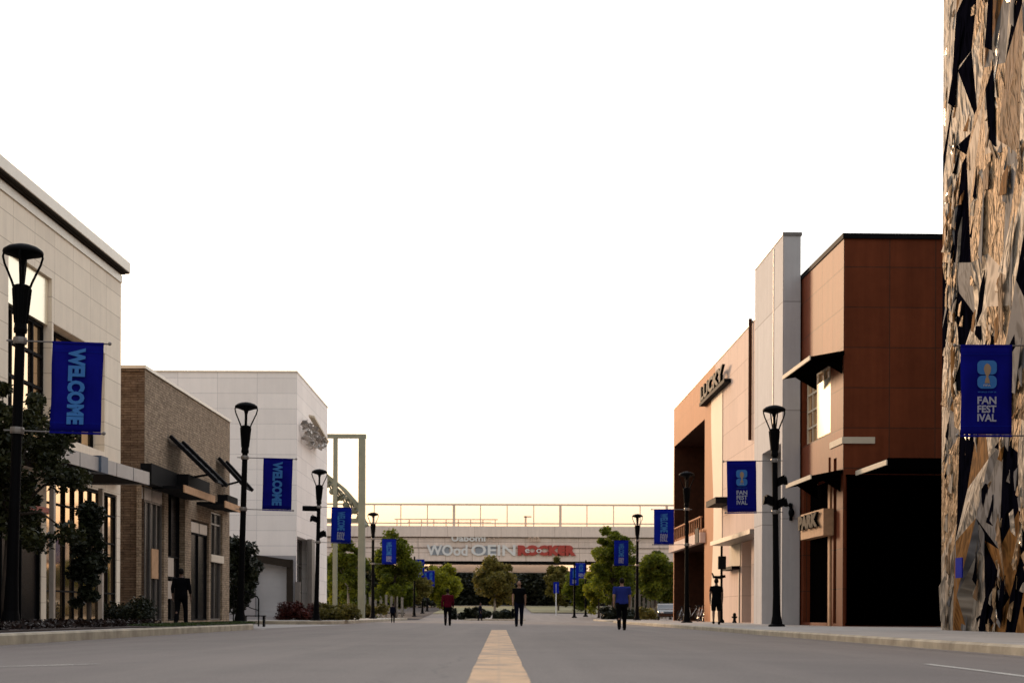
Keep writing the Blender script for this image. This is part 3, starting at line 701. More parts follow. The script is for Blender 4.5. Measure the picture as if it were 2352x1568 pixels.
# ------------------------------------------------------------------ RIGHT: rust panelled building with canopies
S = Site((13.0, 59.3), -.024)
Rb = thing('rust_building', 'rust-brown panelled building with orange street side, next to the mirror building', 'building', (13, 59.3, 0), S.ang)
zt = S.e(1936, 548)[1]; yE = S.f(1833, 1000)[0]+.3
uw = S.rect(1843, 1907, 868, 1006); win = (uw[0], uw[1], S.f(1875, 1010)[1], S.f(1875, 850)[1], .3)
lw = S.rect(1846, 1905, 1130, 1425); low = (lw[0], lw[1]-.0, .22, S.f(1878, 1112)[1], .45)
sl_ = S.rect(1915, 1922, 1055, 1425); slit = (sl_[0], sl_[1], .2, S.f(1918, 1052)[1], .4)
zc0_ = S.e(1967, 1085)[1]-.05
g = MB(); g.wall('x', 0, 0, yE, 0, zt, [win, low, slit], 1)
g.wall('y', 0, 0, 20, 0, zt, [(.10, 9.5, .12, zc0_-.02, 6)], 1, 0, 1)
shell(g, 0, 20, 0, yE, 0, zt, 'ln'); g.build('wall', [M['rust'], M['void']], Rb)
g = MB(); g.box(.12, 9.5, 5.9, 6, .1, zc0_-.1); g.box(.1, 9.5, .4, 6, .102, .11); g.build('bay_shade_lining', M['void'], Rb)  # near-black back and floor paint the recess as deep shade
g = MB(); g.box(-.05, 20, -.06, yE+.02, zt+.003, zt+.20); g.build('coping', M['dark'], Rb)
zb0 = S.e(1940, 1018)[1]; zb1 = S.e(1940, 1003)[1]; xb2 = S.e(2009, 1010)[0]
g = MB(); g.box(-.05, xb2, -.05, -.003, zb0, zb1); g.box(-.05, -.003, -.003, S.f(1908, 1010)[0], zb0, zb1); g.build('cream_band', M['trim'], Rb)
# big dark canopy over the alley side
xc0 = S.e(1967, 1085)[0]; zc_ = S.e(1967, 1085)[1]
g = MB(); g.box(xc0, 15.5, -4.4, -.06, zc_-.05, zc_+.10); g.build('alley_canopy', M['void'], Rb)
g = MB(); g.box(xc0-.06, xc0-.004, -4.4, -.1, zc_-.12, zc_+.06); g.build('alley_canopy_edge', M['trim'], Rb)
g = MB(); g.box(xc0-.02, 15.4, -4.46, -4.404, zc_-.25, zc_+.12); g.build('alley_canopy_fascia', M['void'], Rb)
# street-side windows
window(Rb, 'x', .27, win[0]+.04, win[1]-.04, win[2]+.03, win[3]-.03, 5, 4, 1, M['trim'], M['glass_w'], .07, 'upper_window')
g = MB(); g.box(.18, .19, win[0]+.15, win[0]+(win[1]-win[0])*.62, win[2]+.12, win[3]-.5); g.build('roller_blind', M['spandrel'], Rb)
zm0, zm1 = S.f(1870, 1238)[1], S.f(1870, 1180)[1]
window(Rb, 'x', .42, low[0]+.04, low[1]-.04, zm1+.05, low[3]-.04, 5, 1, 1, M['frame'], M['glass'], .08, 'transom_window')
window(Rb, 'x', .42, low[0]+.04, low[1]-.04, .30, zm0-.02, 4, 1, 1, M['frame'], M['glass'], .08, 'shop_window')
# sign beam with dark lettering
sb = S.rect(1841, 1893, 0, 0, -.4); g = MB(); g.box(-.42, -.02, sb[0], sb[1], zm0, zm1); g.build('sign_beam', M['orange_tan'], Rb)
me = text_mesh('PARK', (sb[1]-sb[0])*.85, .58, .10, .07); o = obj_from(me, 'sign_lettering', M['black'], Rb, (-.52, (sb[0]+sb[1])/2+.12, (zm0+zm1)/2+.14), (0, 0, R(-90)))
g = MB(); g.box(-.06, -.003, low[0]-.35, low[0]-.05, .1, low[3]); g.build('column_trim', M['orange_tan'], Rb)
# street awnings
def awn(u0, v0, u1, v1, xo, nm):
    a = S.f(u0, v0, -xo); b = S.f(u1, v1, -xo)
    y0_, y1_ = sorted((a[0], b[0])); z_ = (a[1]+b[1])/2
    g = MB(); g.ext([(-.02, y0_, z_+.32), (-xo, y0_, z_+.08), (-xo, y0_, z_-.04), (-.02, y0_, z_+.16)], (0, y1_-y0_, 0))
    for yy_ in (y0_+.3, y1_-.3): g.ext([(-.02, yy_, z_+.15), (-xo*.7, yy_, z_+.02), (-.02, yy_, z_-.5)], (0, .08, 0))
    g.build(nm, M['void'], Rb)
    g = MB(); g.box(-xo-.05, -xo-.004, y0_-.03, y1_+.03, z_-.05, z_+.11); g.build(nm+'_edge', M['trim'], Rb)
awn(1800, 868, 1862, 824, 1.3, 'upper_awning')
awn(1808, 1120, 1864, 1094, 1.2, 'lower_awning')
g = MB(); a = S.f(1910, 1105, -.1); g.box(-.06, -.003, S.f(1905, 1100)[0]-.1, S.f(1905, 1100)[0], .1, a[1]+1); g.build('downpipe', M['rust'], Rb)

# ------------------------------------------------------------------ RIGHT: pale grey fin tower
S = Site((12.0, 66.5), -.013)
Tb = thing('grey_tower', 'slim light grey concrete tower slab standing between two buildings', 'tower', (12, 66.5, 0), S.ang)
zt = S.e(1797, 541)[1]; yE = S.f(1733, 1000)[0]; xe = S.e(1838, 900)[0]
rc = S.rect(1751, 1794, 1028, 1428); 
g = MB(); g.wall('x', 0, 0, yE, 0, zt, [(.28, rc[1], .1, S.f(1772, 1030)[1], 1.1)], 1); shell(g, 0, xe+.0, 0, yE, 0, zt, 'lr')
g.quad((xe, 0, 0), (xe, yE, 0), (xe, yE, zt), (xe, 0, zt)); g.build('wall', M['grey'], Tb)
g = MB(); g.box(-.03, xe+.05, -.04, yE+.03, zt+.003, zt+.14); g.build('coping', M['frame'], Tb)
g = MB(); g.box(.66, .7, .30, rc[1]-.02, .11, S.f(1772, 1034)[1]); g.build('recess_lining', M['frame'], Tb)
g = MB(); a = S.e(1816, 1172); g.box(a[0]-.06, a[0]+.06, -.10, -.003, a[1]-.42, a[1]+.30); g.ball((a[0], -.16, a[1]-.1), .13, .12, .2); g.ball((a[0]-.05, -.14, a[1]+.22), .09, .1, .1); g.build('wall_lamp', M['black'], Tb, smooth=True)
g = MB(); y_ = S.f(1777, 800)[0]; g.box(-.03, -.003, y_-.03, y_+.03, S.f(1777, 1020)[1], zt-.1); g.build('joint_strip', M['frame'], Tb)

# ------------------------------------------------------------------ RIGHT: pink panel building with terracotta balcony end
S = Site((13.0, 80.4), -.006)
W = thing('panelled_building', 'pale pink panelled building with a terracotta balcony corner, farthest on the right side', 'building', (13, 80.4, 0), S.ang)
zt = S.f(1728, 742)[1]; yE = S.f(1548, 1000)[0]; yO = S.f(1642, 1000)[0]
bo = S.rect(1551, 1619, 985, 1205); bz1 = S.f(1619, 962)[1]; bz0 = S.f(1585, 1225)[1]; bzs = S.f(1585, 1256)[1]; bb = bo[0]
dr1 = S.rect(1705, 1727, 1235, 1428); dr2 = S.rect(1683, 1700, 1300, 1420)
g = MB(); g.wall('x', 0, -1.2, yO, 0, zt, [(dr1[0], dr1[1], .12, dr1[3], .8)], 1); g.quad((0, -1.2, zt), (18, -1.2, zt), (18, yE, zt), (0, yE, zt)); g.quad((0, -1.2, 0), (18, -1.2, 0), (18, -1.2, zt), (0, -1.2, zt))
g.build('pink_wall', M['pink'], W)
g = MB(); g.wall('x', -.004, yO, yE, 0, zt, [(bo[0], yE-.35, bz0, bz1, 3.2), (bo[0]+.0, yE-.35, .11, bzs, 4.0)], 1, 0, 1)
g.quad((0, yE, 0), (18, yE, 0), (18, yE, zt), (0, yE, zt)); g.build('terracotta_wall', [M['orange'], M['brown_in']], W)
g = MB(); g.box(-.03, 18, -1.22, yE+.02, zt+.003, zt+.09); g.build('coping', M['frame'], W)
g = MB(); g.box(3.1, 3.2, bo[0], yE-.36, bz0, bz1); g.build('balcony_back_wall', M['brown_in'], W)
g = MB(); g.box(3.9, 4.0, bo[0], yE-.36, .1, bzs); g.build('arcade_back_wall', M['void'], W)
g = MB(); g.box(-.35, -.01, bo[0]-.5, yE-.1, bzs-.02, bz0-.3)
g.build('balcony_parapet', M['pink'], W)
g = MB(); g.box(-.40, -.36, bo[0]-.1, bo[0]+1.6, bzs, bz0+.0); g.build('parapet_dark_panel', M['dark'], W)
g = MB(); n_ = 14
for i in range(n_): y = bo[0]+.6+i*(yE-bo[0]-1.2)/n_; g.box(-.16, -.10, y, y+.12, bz0-.3, bz0+.7)
g.box(-.2, -.06, bo[0]+.5, yE-.5, bz0+.7, bz0+.78); g.build('balcony_railing', M['orange'], W)
for i in range(1):
    y = bo[0]+2.4; g = MB(); g.lathe([(.01, 2.0), (.5, 1.7), (.22, .9), (.08, .2)], (1.0, y, bz0+.3), 10); g.tube([(1.0, y, bz0-.2), (1.0, y, bz0+2.4)], .05); g.build('folded_parasol', M['trim'], W)
cr_ = S.rect(1606, 1620, 1040, 1135, 0); g = MB(); g.box(.5, .6, bo[0]+.02, bo[0]+3.2, bz0+2.2, bz0+6.0); g.build('cream_roller_blind', M['cream_smooth'], W)
# cream strip paints light reflected from windows opposite; widens towards the top
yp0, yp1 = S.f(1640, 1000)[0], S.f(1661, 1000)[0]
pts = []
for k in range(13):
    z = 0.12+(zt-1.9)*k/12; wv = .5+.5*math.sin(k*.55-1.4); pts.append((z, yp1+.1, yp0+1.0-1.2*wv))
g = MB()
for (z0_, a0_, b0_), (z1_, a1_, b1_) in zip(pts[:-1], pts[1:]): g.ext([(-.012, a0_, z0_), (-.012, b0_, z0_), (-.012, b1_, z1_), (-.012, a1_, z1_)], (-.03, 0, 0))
g.build('reflected_light_strip', M['cream_smooth'], W)
# roof sign: dark letters on a base, illegible from the street
a = S.f(1663, 870, -.4); b = S.f(1606, 900, -.4)
g = MB(); yA_, yB_ = a[0], b[0]; zS = S.f(1640, 895, -.4)[1]
g.box(-.40, -.02, yA_, yB_, zS-.12, zS+.08)
g.build('roof_sign_base', M['dark'], W)
me = text_mesh('LUCKY', (yB_-yA_)*.9, .88, .16, .04); obj_from(me, 'roof_sign_lettering', M['black'], W, (-.34, (yA_+yB_)/2, zS+.54), (0, 0, R(-90)))
# pipe, canopies, doors
g = MB(); y_ = S.f(1727, 900)[0]; g.tube([(-.12, .25, S.f(1728, 1010)[1]), (-.12, .25, zt+.2)], .09); g.build('drain_pipe', M['brown_in'], W)
a = S.f(1631, 1247, -1.2); b = S.f(1722, 1224, -1.2)
g = MB(); g.box(-1.2, -.05, b[0], a[0], (a[1]+b[1])/2-.08, (a[1]+b[1])/2+.14); g.build('door_canopy', M['frame'], W)
g = MB(); r2 = S.rect(1624, 1646, 1150, 1160, -.9); g.box(-.95, -.05, r2[0], r2[1], r2[2], r2[3]+.1); g.build('small_awning', M['dark'], W)
window(W, 'x', .75, dr1[0]+.04, dr1[1]-.04, .14, dr1[3]-.04, 2, 2, 1, M['frame'], M['glass'], .1, 'entrance_door', zlines=[2.9])
r3 = S.rect(1678, 1703, 1250, 1300); g = MB(); g.box(-.05, -.01, r3[0], r3[1], r3[2], r3[3]); g.build('sign_board', M['trim'], W)
g = MB(); g.box(-.5, -.06, r3[0], r3[1], r3[2]-.2, r3[2]-.03); g.build('ledge', M['dark'], W)
g = MB(); y_ = S.f(1699, 1350)[0]; g.box(-.06, -.01, y_-.1, y_+.1, .1, r3[2]-.21); g.build('column_trim', M['frame'], W)

# ------------------------------------------------------------------ bridge across the end of the street
BY = 240.0
def bz(v): return atY(1146, v, BY)[2]
Br = thing('footbridge', 'long tan concrete bridge across the end of the street with railings on top', 'bridge', (0, BY, 0))
g = MB(); g.box(-80, 80, 0, 9, bz(1288), bz(1258)); g.box(-80, 80, .12, 9, bz(1257), bz(1234)); g.build('girder', M['bridge'], Br)
g = MB(); g.box(-80, 80, -.28, 9.2, bz(1232.5), bz(1208)); g.build('parapet', M['bridge_b'], Br)
g = MB(); g.box(-80, 80, -.1, .1, bz(1258), bz(1257)); g.box(-80, 80, -.12, .12, bz(1234), bz(1232.5)); g.build('dark_joint', M['brown_in'], Br)  # dark brown strips along the girder joints
g = MB(); g.box(-80, 80, .3, 8.7, bz(1292), bz(1288.1)); g.build('bearing_beam', M['dark'], Br)
for i in range(-9, 10):
    g = MB(); x = i*4.07+1.2; wd = .20 if i % 4 == 2 else .08
    g.box(x-wd, x+wd, -.12, .12, bz(1208), bz(1160)); g.build('fence_post', M['bridge_steel'], Br)
g = MB(); g.box(-80, 80, -.14, .14, bz(1160.5), bz(1156.5)); g.box(-80, 80, -.10, .10, bz(1203), bz(1200.2)); g.build('fence_rail', M['bridge_steel'], Br)
g = MB(); g.quad((-80, .02, bz(1208)), (80, .02, bz(1208)), (80, .02, bz(1160)), (-80, .02, bz(1160))); g.build('sky_tint_sheet', M['mesh'], Br)
g = MB(); xa, xb = atY(910, 0, BY)[0], atY(1148, 0, BY)[0]
g.box(xa, xb, .4, .5, bz(1193.5), bz(1191)); g.box(xa+2, xb-1, .4, .5, bz(1199), bz(1197.6))
for i in range(9): x = xa+.4+i*(xb-xa-.8)/8; g.box(x-.08, x+.08, .4, .5, bz(1208), bz(1193.5))
x = atY(1212, 0, BY)[0]; g.box(x-.15, x+.15, .4, .6, bz(1208), bz(1184)); g.box(x-.3, x+.9, .4, .6, bz(1187), bz(1184)); g.build('hand_rail', M['bridge_steel'], Br)
g = MB(); g.box(atY(1000, 0, 252)[0], atY(1288, 0, 252)[0], 11, 14, atY(1146, 1314, 252)[2], atY(1146, 1283, 252)[2]); g.build('pier_cap', M['sign_white'], Br)
for x in (-30, 30, -62, 62):
    g = MB(); g.box(x-1.6, x+1.6, 2, 6, 1.5, bz(1295)); g.build('pier', M['bridge'], Br)
g = MB(); g.box(-80, 80, 24, 26, 1, bz(1300)); g.build('underbridge_dark_wall', M['dark'], Br)  # dark wall added to supply the darkness under the bridge
def btext(s, u0, u1, v0, v1, m, bold, name='sign_lettering', dep=.12, y=-.12):
    a = atY(u0, v0, BY); b = atY(u1, v1, BY)
    me = text_mesh(s, b[0]-a[0], a[2]-b[2], dep, bold); return obj_from(me, name, m, Br, ((a[0]+b[0])/2, y, (a[2]+b[2])/2))
btext('Uaboml', 1037, 1115, 1228, 1243, M['sign_white'], .03)
btext('r  z  I', 1122, 1146, 1230, 1243, M['bridge_steel'], .0)
btext('nda', 1214, 1240, 1228, 1243, M['bridge_steel'], .0)
btext('WOod', 980, 1074, 1250, 1276, M['sign_white'], .03)
g = MB()
for (u0, u1) in ((990, 1032), (1092, 1140)):
    a = atY(u0, 1253, BY); b = atY(u1, 1274, BY); g.box(a[0], b[0], -.10, -.02, b[2], a[2])
g.build('sign_back_panel', M['sign_grey'], Br)
btext('OEIN', 1082, 1184, 1250, 1276, M['sign_white'], .02)
btext('ROCKER', 1189, 1323, 1251, 1276, M['sign_red'], .085, y=-.2)
btext('e  o', 1206, 1244, 1260, 1269, M['sign_white'], .01, y=-.34)

# ------------------------------------------------------------------ foliage
def leaves(n, pts, spread, size, seed=0, squash=.8, aspect=.6):
    """n leaf quads scattered about clump centres (numpy) -> verts, faces"""
    r = np.random.RandomState(seed); pts = np.array(pts); k = r.randint(0, len(pts), n)
    d = r.normal(size=(n, 3)); d /= np.linalg.norm(d, axis=1)[:, None]; rad = r.rand(n, 1)**.45
    sp = np.array(spread)[k][:, None] if hasattr(spread, '__len__') else spread
    c = pts[k]+d*rad*sp*np.array([1, 1, squash])
    a = r.normal(size=(n, 3)); a[:, 2] *= .6; a /= np.linalg.norm(a, axis=1)[:, None]
    b = np.cross(a, r.normal(size=(n, 3))); b /= np.linalg.norm(b, axis=1)[:, None]
    s = size*(.6+.8*r.rand(n, 1)); a = a*s; b = b*s*aspect
    V = np.stack([c-a, c-b*.9, c+a, c+b*.9], 1).reshape(-1, 3)
    return V
def leaf_obj(V, name, m, parent=None, **kw):
    n = len(V)//4; me = bpy.data.meshes.new(name); me.vertices.add(len(V)); me.vertices.foreach_set('co', V.ravel())
    me.loops.add(len(V)); me.loops.foreach_set('vertex_index', np.arange(len(V), dtype=np.int32))
    me.polygons.add(n); me.polygons.foreach_set('loop_start', np.arange(0, len(V), 4, dtype=np.int32)); me.update(calc_edges=True); me.validate()
    me.materials.append(m); o = bpy.data.objects.new(name, me); COL.objects.link(o)
    if parent: o.parent = parent
    if kw: tag(o, **kw)
    return o
def tree(label, x, y, z, top, crown0, wx, n, size, m, seed, bark='bark', clumps=34, group=None, spread=None, trunk=None, off=(0, 0), wy=None, gap=1.0):
    """crown fills an uneven ellipsoid from crown0 to top (heights above z)"""
    T = thing('tree', label, 'tree', (x, y, z), group=group); r = random.Random(seed)
    cz = (top+crown0)/2; hz = (top-crown0)/2; wy = wy or wx; C = []; Sp = []
    while len(C) < clumps:
        p = [r.uniform(-1, 1) for _ in range(3)]; d = math.sqrt(sum(t*t for t in p))
        if d > 1 or d < .30: continue
        f_ = r.choice((.78, .9, 1.0, 1.18)); p = [t*f_ for t in p]
        lean = 1-.25*max(0, p[2])
        C.append((off[0]+p[0]*wx*.86*lean, off[1]+p[1]*wy*.86*lean, cz+p[2]*hz*.88)); Sp.append((spread or wx*.36)*r.uniform(.40, 1.1))
    leaf_obj(leaves(n, C, Sp, size, seed), 'crown', m, T)
    g = MB(); tr = trunk or max(.06, top*.022); fork = (off[0]*.4, off[1]*.4, crown0+.25*(top-crown0))
    g.tube([(0, 0, -.05), (r.uniform(-.05, .05), 0, crown0*.5), fork], [tr*1.25, tr, tr*.8], 9)
    for i in range(min(16, clumps)):
        c = C[i]; mid = tuple((fork[k]*.5+c[k]*.5)+(0, 0, .12*hz)[k] for k in range(3))
        g.tube([fork, mid, c], [tr*.5, tr*.3, tr*.1], 5, cap=False)
    g.build('trunk', M[bark], T, smooth=True)
    return T
def bush(name, label, cat, x, y, z, wx, wy, h, n, size, m, seed, group=None, clumps=14, flat=.5):
    r = random.Random(seed); C = [(r.uniform(-1, 1)*wx*.75, r.uniform(-1, 1)*wy*.75, h*r.uniform(.15, .78)) for _ in range(clumps)]
    o = leaf_obj(leaves(n, C, min(wx, wy)*flat if flat else .3, size, seed, squash=min(1, h/(min(wx, wy)*2)+.3)), name, m)
    V = np.empty(len(o.data.vertices)*3); o.data.vertices.foreach_get('co', V); V = V.reshape(-1, 3); V[:, 2] = np.maximum(V[:, 2], .01); o.data.vertices.foreach_set('co', V.ravel())
    o.location = (x, y, z); return tag(o, label, cat, group)
# near left
tree('dark leafy street tree in front of the cream building, behind the nearest lamp', -12.4, 39.5, ZL, 6.7, 1.5, 2.05, 19000, .075, M['leaf_dark'], 5, clumps=80, spread=.44, off=(.2, 0), trunk=.11)
tree('small dark young tree before the glowing shop window at the left', -12.2, 46.5, ZL, 3.85, .25, .50, 9500, .075, M['leaf_hedge'], 8, clumps=40, spread=.32, trunk=.07)
bush('shrub', 'low black-green shrub at the foot of the cream building by the brown shop', 'shrub', -12.6, 53.6, ZL, 1.0, 1.0, .85, 3800, .06, M['leaf_hedge'], 9)
bush('shrub', 'tall dark shrub in the gap between the brown shop and the white building', 'shrub', -14.1, 85.0, ZL, .9, 1.2, 5.4, 7000, .13, M['leaf_hedge'], 10, clumps=30, flat=.6)
bush('red_shrub', 'dark red barberry shrub at the foot of the white building', 'shrub', -11.0, 85.5, ZL, 1.15, .9, .95, 6000, .07, M['leaf_red'], 11, clumps=20)
bush('ornamental_grass', 'clump of yellow-green ornamental grass beside the red shrub', 'grass clump', -8.95, 86.5, ZL, 1.35, .9, .88, 7000, .08, M['leaf_olive'], 12, clumps=22)
g = leaf_obj(leaves(16000, [(random.uniform(-9.5, -8.65), random.uniform(40, 55.5), ZL+.03) for _ in range(260)], .24, .035, 3, .25, .3), 'grass_strip', M['grass'], kind='stuff'); tag(g, 'strip of green grass along the left kerb', 'grass')
g = MB(); g.box(-9.7, -8.55, 38, 56, ZL-.002, ZL+.012); struct(g, 'verge_soil', M['mulch'])
g = leaf_obj(leaves(9000, [(random.uniform(-12.5, -9.2), random.uniform(27, 43), ZL+.08) for _ in range(300)], .25, .05, 4, .5), 'ground_cover', M['bed_plant'], kind='stuff'); tag(g, 'maroon ground cover in the planting bed behind the left kerb', 'ground cover')
# far trees: (u centre, v top, v crown bottom, half width px, distance, material, label)
FT = [(800, 1222, 1388, 58, 131, 'leaf_mid', 'green tree just right of the white building, below the green steel frame', 9000, 'bark_pale'),
      (908, 1205, 1398, 56, 141, 'leaf_mid', 'tall round green tree behind the fourth lamp on the left side', 12000, 'bark'),
      (862, 1262, 1400, 30, 150, 'leaf_dark', 'dark low tree behind the fourth lamp on the left side', 5000, 'bark'),
      (950, 1290, 1412, 42, 172, 'leaf_olive', 'small olive tree behind the small banners on the left', 5000, 'bark'),
      (1018, 1288, 1400, 50, 198, 'leaf_yel', 'bright yellow-green tree under the left part of the bridge', 9000, 'bark'),
      (1137, 1279, 1390, 57, 139, 'leaf_olive', 'olive-brown tree on the traffic island in the middle of the road', 9500, 'bark_pale'),
      (1283, 1280, 1402, 38, 196, 'leaf_olive', 'loose olive tree under the bridge to the right of the road', 6500, 'bark'),
      (1335, 1300, 1410, 46, 190, 'leaf_mid', 'low green tree behind the two small banners on the right', 5000, 'bark'),
      (1408, 1203, 1392, 60, 148, 'leaf_mid', 'tall green tree behind the fourth lamp on the right side', 13000, 'bark'),
      (1505, 1258, 1386, 60, 140, 'leaf_mid', 'broad green tree just left of the terracotta building corner', 11000, 'bark'),
      (778, 1245, 1400, 44, 136, 'leaf_yel', 'yellow-green tree beside the right post of the green steel frame', 6000, 'bark'),
      (852, 1290, 1410, 48, 156, 'leaf_olive', 'low spreading olive tree behind the hedge on the left', 6000, 'bark'),
      (925, 1330, 1414, 40, 165, 'leaf_mid', 'small green tree low behind the left banner poles', 5000, 'bark'),
      (1375, 1255, 1405, 40, 158, 'leaf_yel', 'yellow-green tree left of the tall green tree on the right', 6000, 'bark'),
      (1540, 1300, 1400, 44, 150, 'leaf_mid', 'green tree peeping past the terracotta building corner', 5000, 'bark'),
      (1470, 1290, 1385, 36, 160, 'leaf_dark', 'dark tree in the second row behind the terracotta corner', 5000, 'bark')]
for i, (u, vt, vb, hw, Y, mm, lb, n, bk) in enumerate(FT):
    p = atY(u, 1400, Y); gz = road_z(p[0], Y)+.05; top = atY(u, vt, Y)[2]-gz; c0 = max(.5, atY(u, vb, Y)[2]-gz)
    tree(lb, p[0], Y, gz, top, c0, hw*Y/F, int(n*1.5), .15*Y/150, M[mm], 20+i, bk, clumps=56, group='trees at the far end of the street', spread=hw*Y/F*.36, trunk=.12)
# banks of foliage under and beside the bridge
bush('hedge', 'low dark clipped hedge on the left of the traffic island', 'hedge', -3.0, 143, .0, 2.2, .8, 1.15, 4000, .14, M['leaf_hedge'], 41, group='hedges at the end of the street')
bush('hedge', 'dark hedge under the tree on the traffic island', 'hedge', -.3, 134.5, .1, 1.75, .9, .75, 4000, .11, M['leaf_hedge'], 42, group='hedges at the end of the street')
bush('hedge', 'dark hedge along the left pavement behind the third banner', 'hedge', -11.2, 133, .1, 2.6, 1.2, 1.1, 5000, .14, M['leaf_olive'], 43, group='hedges at the end of the street')
bush('hedge', 'dark low hedge behind the person in the blue shirt', 'hedge', 10.6, 134, .1, 2.2, 1.0, 1.1, 5000, .14, M['leaf_hedge'], 44, group='hedges at the end of the street')
bush('shrub', 'yellowish round shrub before the far right hedge', 'shrub', 12.0, 127, .1, .75, .7, 1.05, 2200, .11, M['leaf_olive'], 45)
for k, (x0, x1, Y, h, mm, sd, lb) in enumerate(((-75, -7, 222, 5.5, 'leaf_hedge', 51, 'dark thicket far off on the left below the bridge'), (11, 80, 226, 5.5, 'leaf_hedge', 52, 'dark thicket far off on the right below the bridge'), (-12, 14, 262, 6.0, 'leaf_hedge', 53, 'dark growth in the shade under the bridge'))):
    r = random.Random(sd); C = [(r.uniform(x0, x1), Y+r.uniform(-3, 3), road_z(0, Y)+r.uniform(.3, h)) for _ in range(90)]
    o = leaf_obj(leaves(11000, C, 2.0, .32, sd), 'thicket', M[mm], kind='stuff'); tag(o, lb, 'thicket')
o = leaf_obj(leaves(9000, [(random.uniform(-30, -11), random.uniform(150, 160), random.uniform(.5, 4.2)) for _ in range(90)], 1.5, .22, 61), 'thicket', M['leaf_mid'], kind='stuff'); tag(o, 'dark green undergrowth behind the left row of far trees', 'thicket')
o = leaf_obj(leaves(9000, [(random.uniform(13, 30), random.uniform(165, 175), random.uniform(1, 4.6)) for _ in range(90)], 1.5, .22, 62), 'thicket', M['leaf_dark'], kind='stuff'); tag(o, 'dark green undergrowth behind the right row of far trees', 'thicket')

# ------------------------------------------------------------------ street lamps
def make_lamp(label, side):
    T = thing('street_lamp', label, 'street lamp', (0, 0, 0), group='street lamps along both kerbs')
    g = MB(); g.lathe([(.30, 0), (.30, .06), (.21, .10), (.19, .22), (.155, .40), (.125, 1.1), (.108, 3), (.10, 6.05), (.10, 6.2)], n=20); g.build('pole', M['black'], T, smooth=False)
    g = MB(); g.lathe([(.13, 6.15), (.14, 6.22), (.13, 6.28), (.125, 6.36), (.185, 7.05), (.19, 7.12), (.12, 7.15)], n=20)
    for k in range(12):
        a = k*math.pi/6; g.tube([(.13*math.cos(a), .13*math.sin(a), 6.36), (.192*math.cos(a), .192*math.sin(a), 7.06)], .016, 5)
    g.build('collar', M['black'], T)
    for k in range(4):
        a = R(45*0+90*k+8); ca, sa = math.cos(a), math.sin(a); g = MB()
        g.tube([(r_*ca, r_*sa, z) for r_, z in ((.15, 7.05), (.20, 7.2), (.285, 7.4), (.365, 7.58), (.40, 7.72), (.385, 7.80), (.34, 7.83))], [.026, .026, .025, .024, .024, .023, .02], 7)
        g.build('arm', M['black'], T, smooth=True)
    g = MB(); g.lathe([(.40, 7.78), (.415, 7.81), (.40, 7.86), (.30, 7.93), (.16, 7.975), (.02, 8.0)], n=28); g.build('cap', M['black'], T, smooth=True)
    g = MB(); g.lathe([(.075, 7.1), (.05, 7.2), (.05, 7.55), (.085, 7.68), (.36, 7.775)], n=16); g.build('luminaire', M['black'], T)
    for z, l in ((5.99, 1.86), (4.13, 1.80)):
        g = MB(); g.tube([(-side*.28, 0, z), (side*l, 0, z-.004*l)], .017, 6); g.ball((side*l, 0, z), .04, .04, .04, 8)
        g.lathe([(.135, z-.07), (.145, z-.03), (.145, z+.03), (.135, z+.07)], n=16); g.build('banner_arm', M['frame'], T)
    return T
protoL = make_lamp('nearest black lamp on the left, tallest in view, holding a WELCOME banner', 1)
protoR = make_lamp('nearest lamp on the right, beside the mirror building', -1)
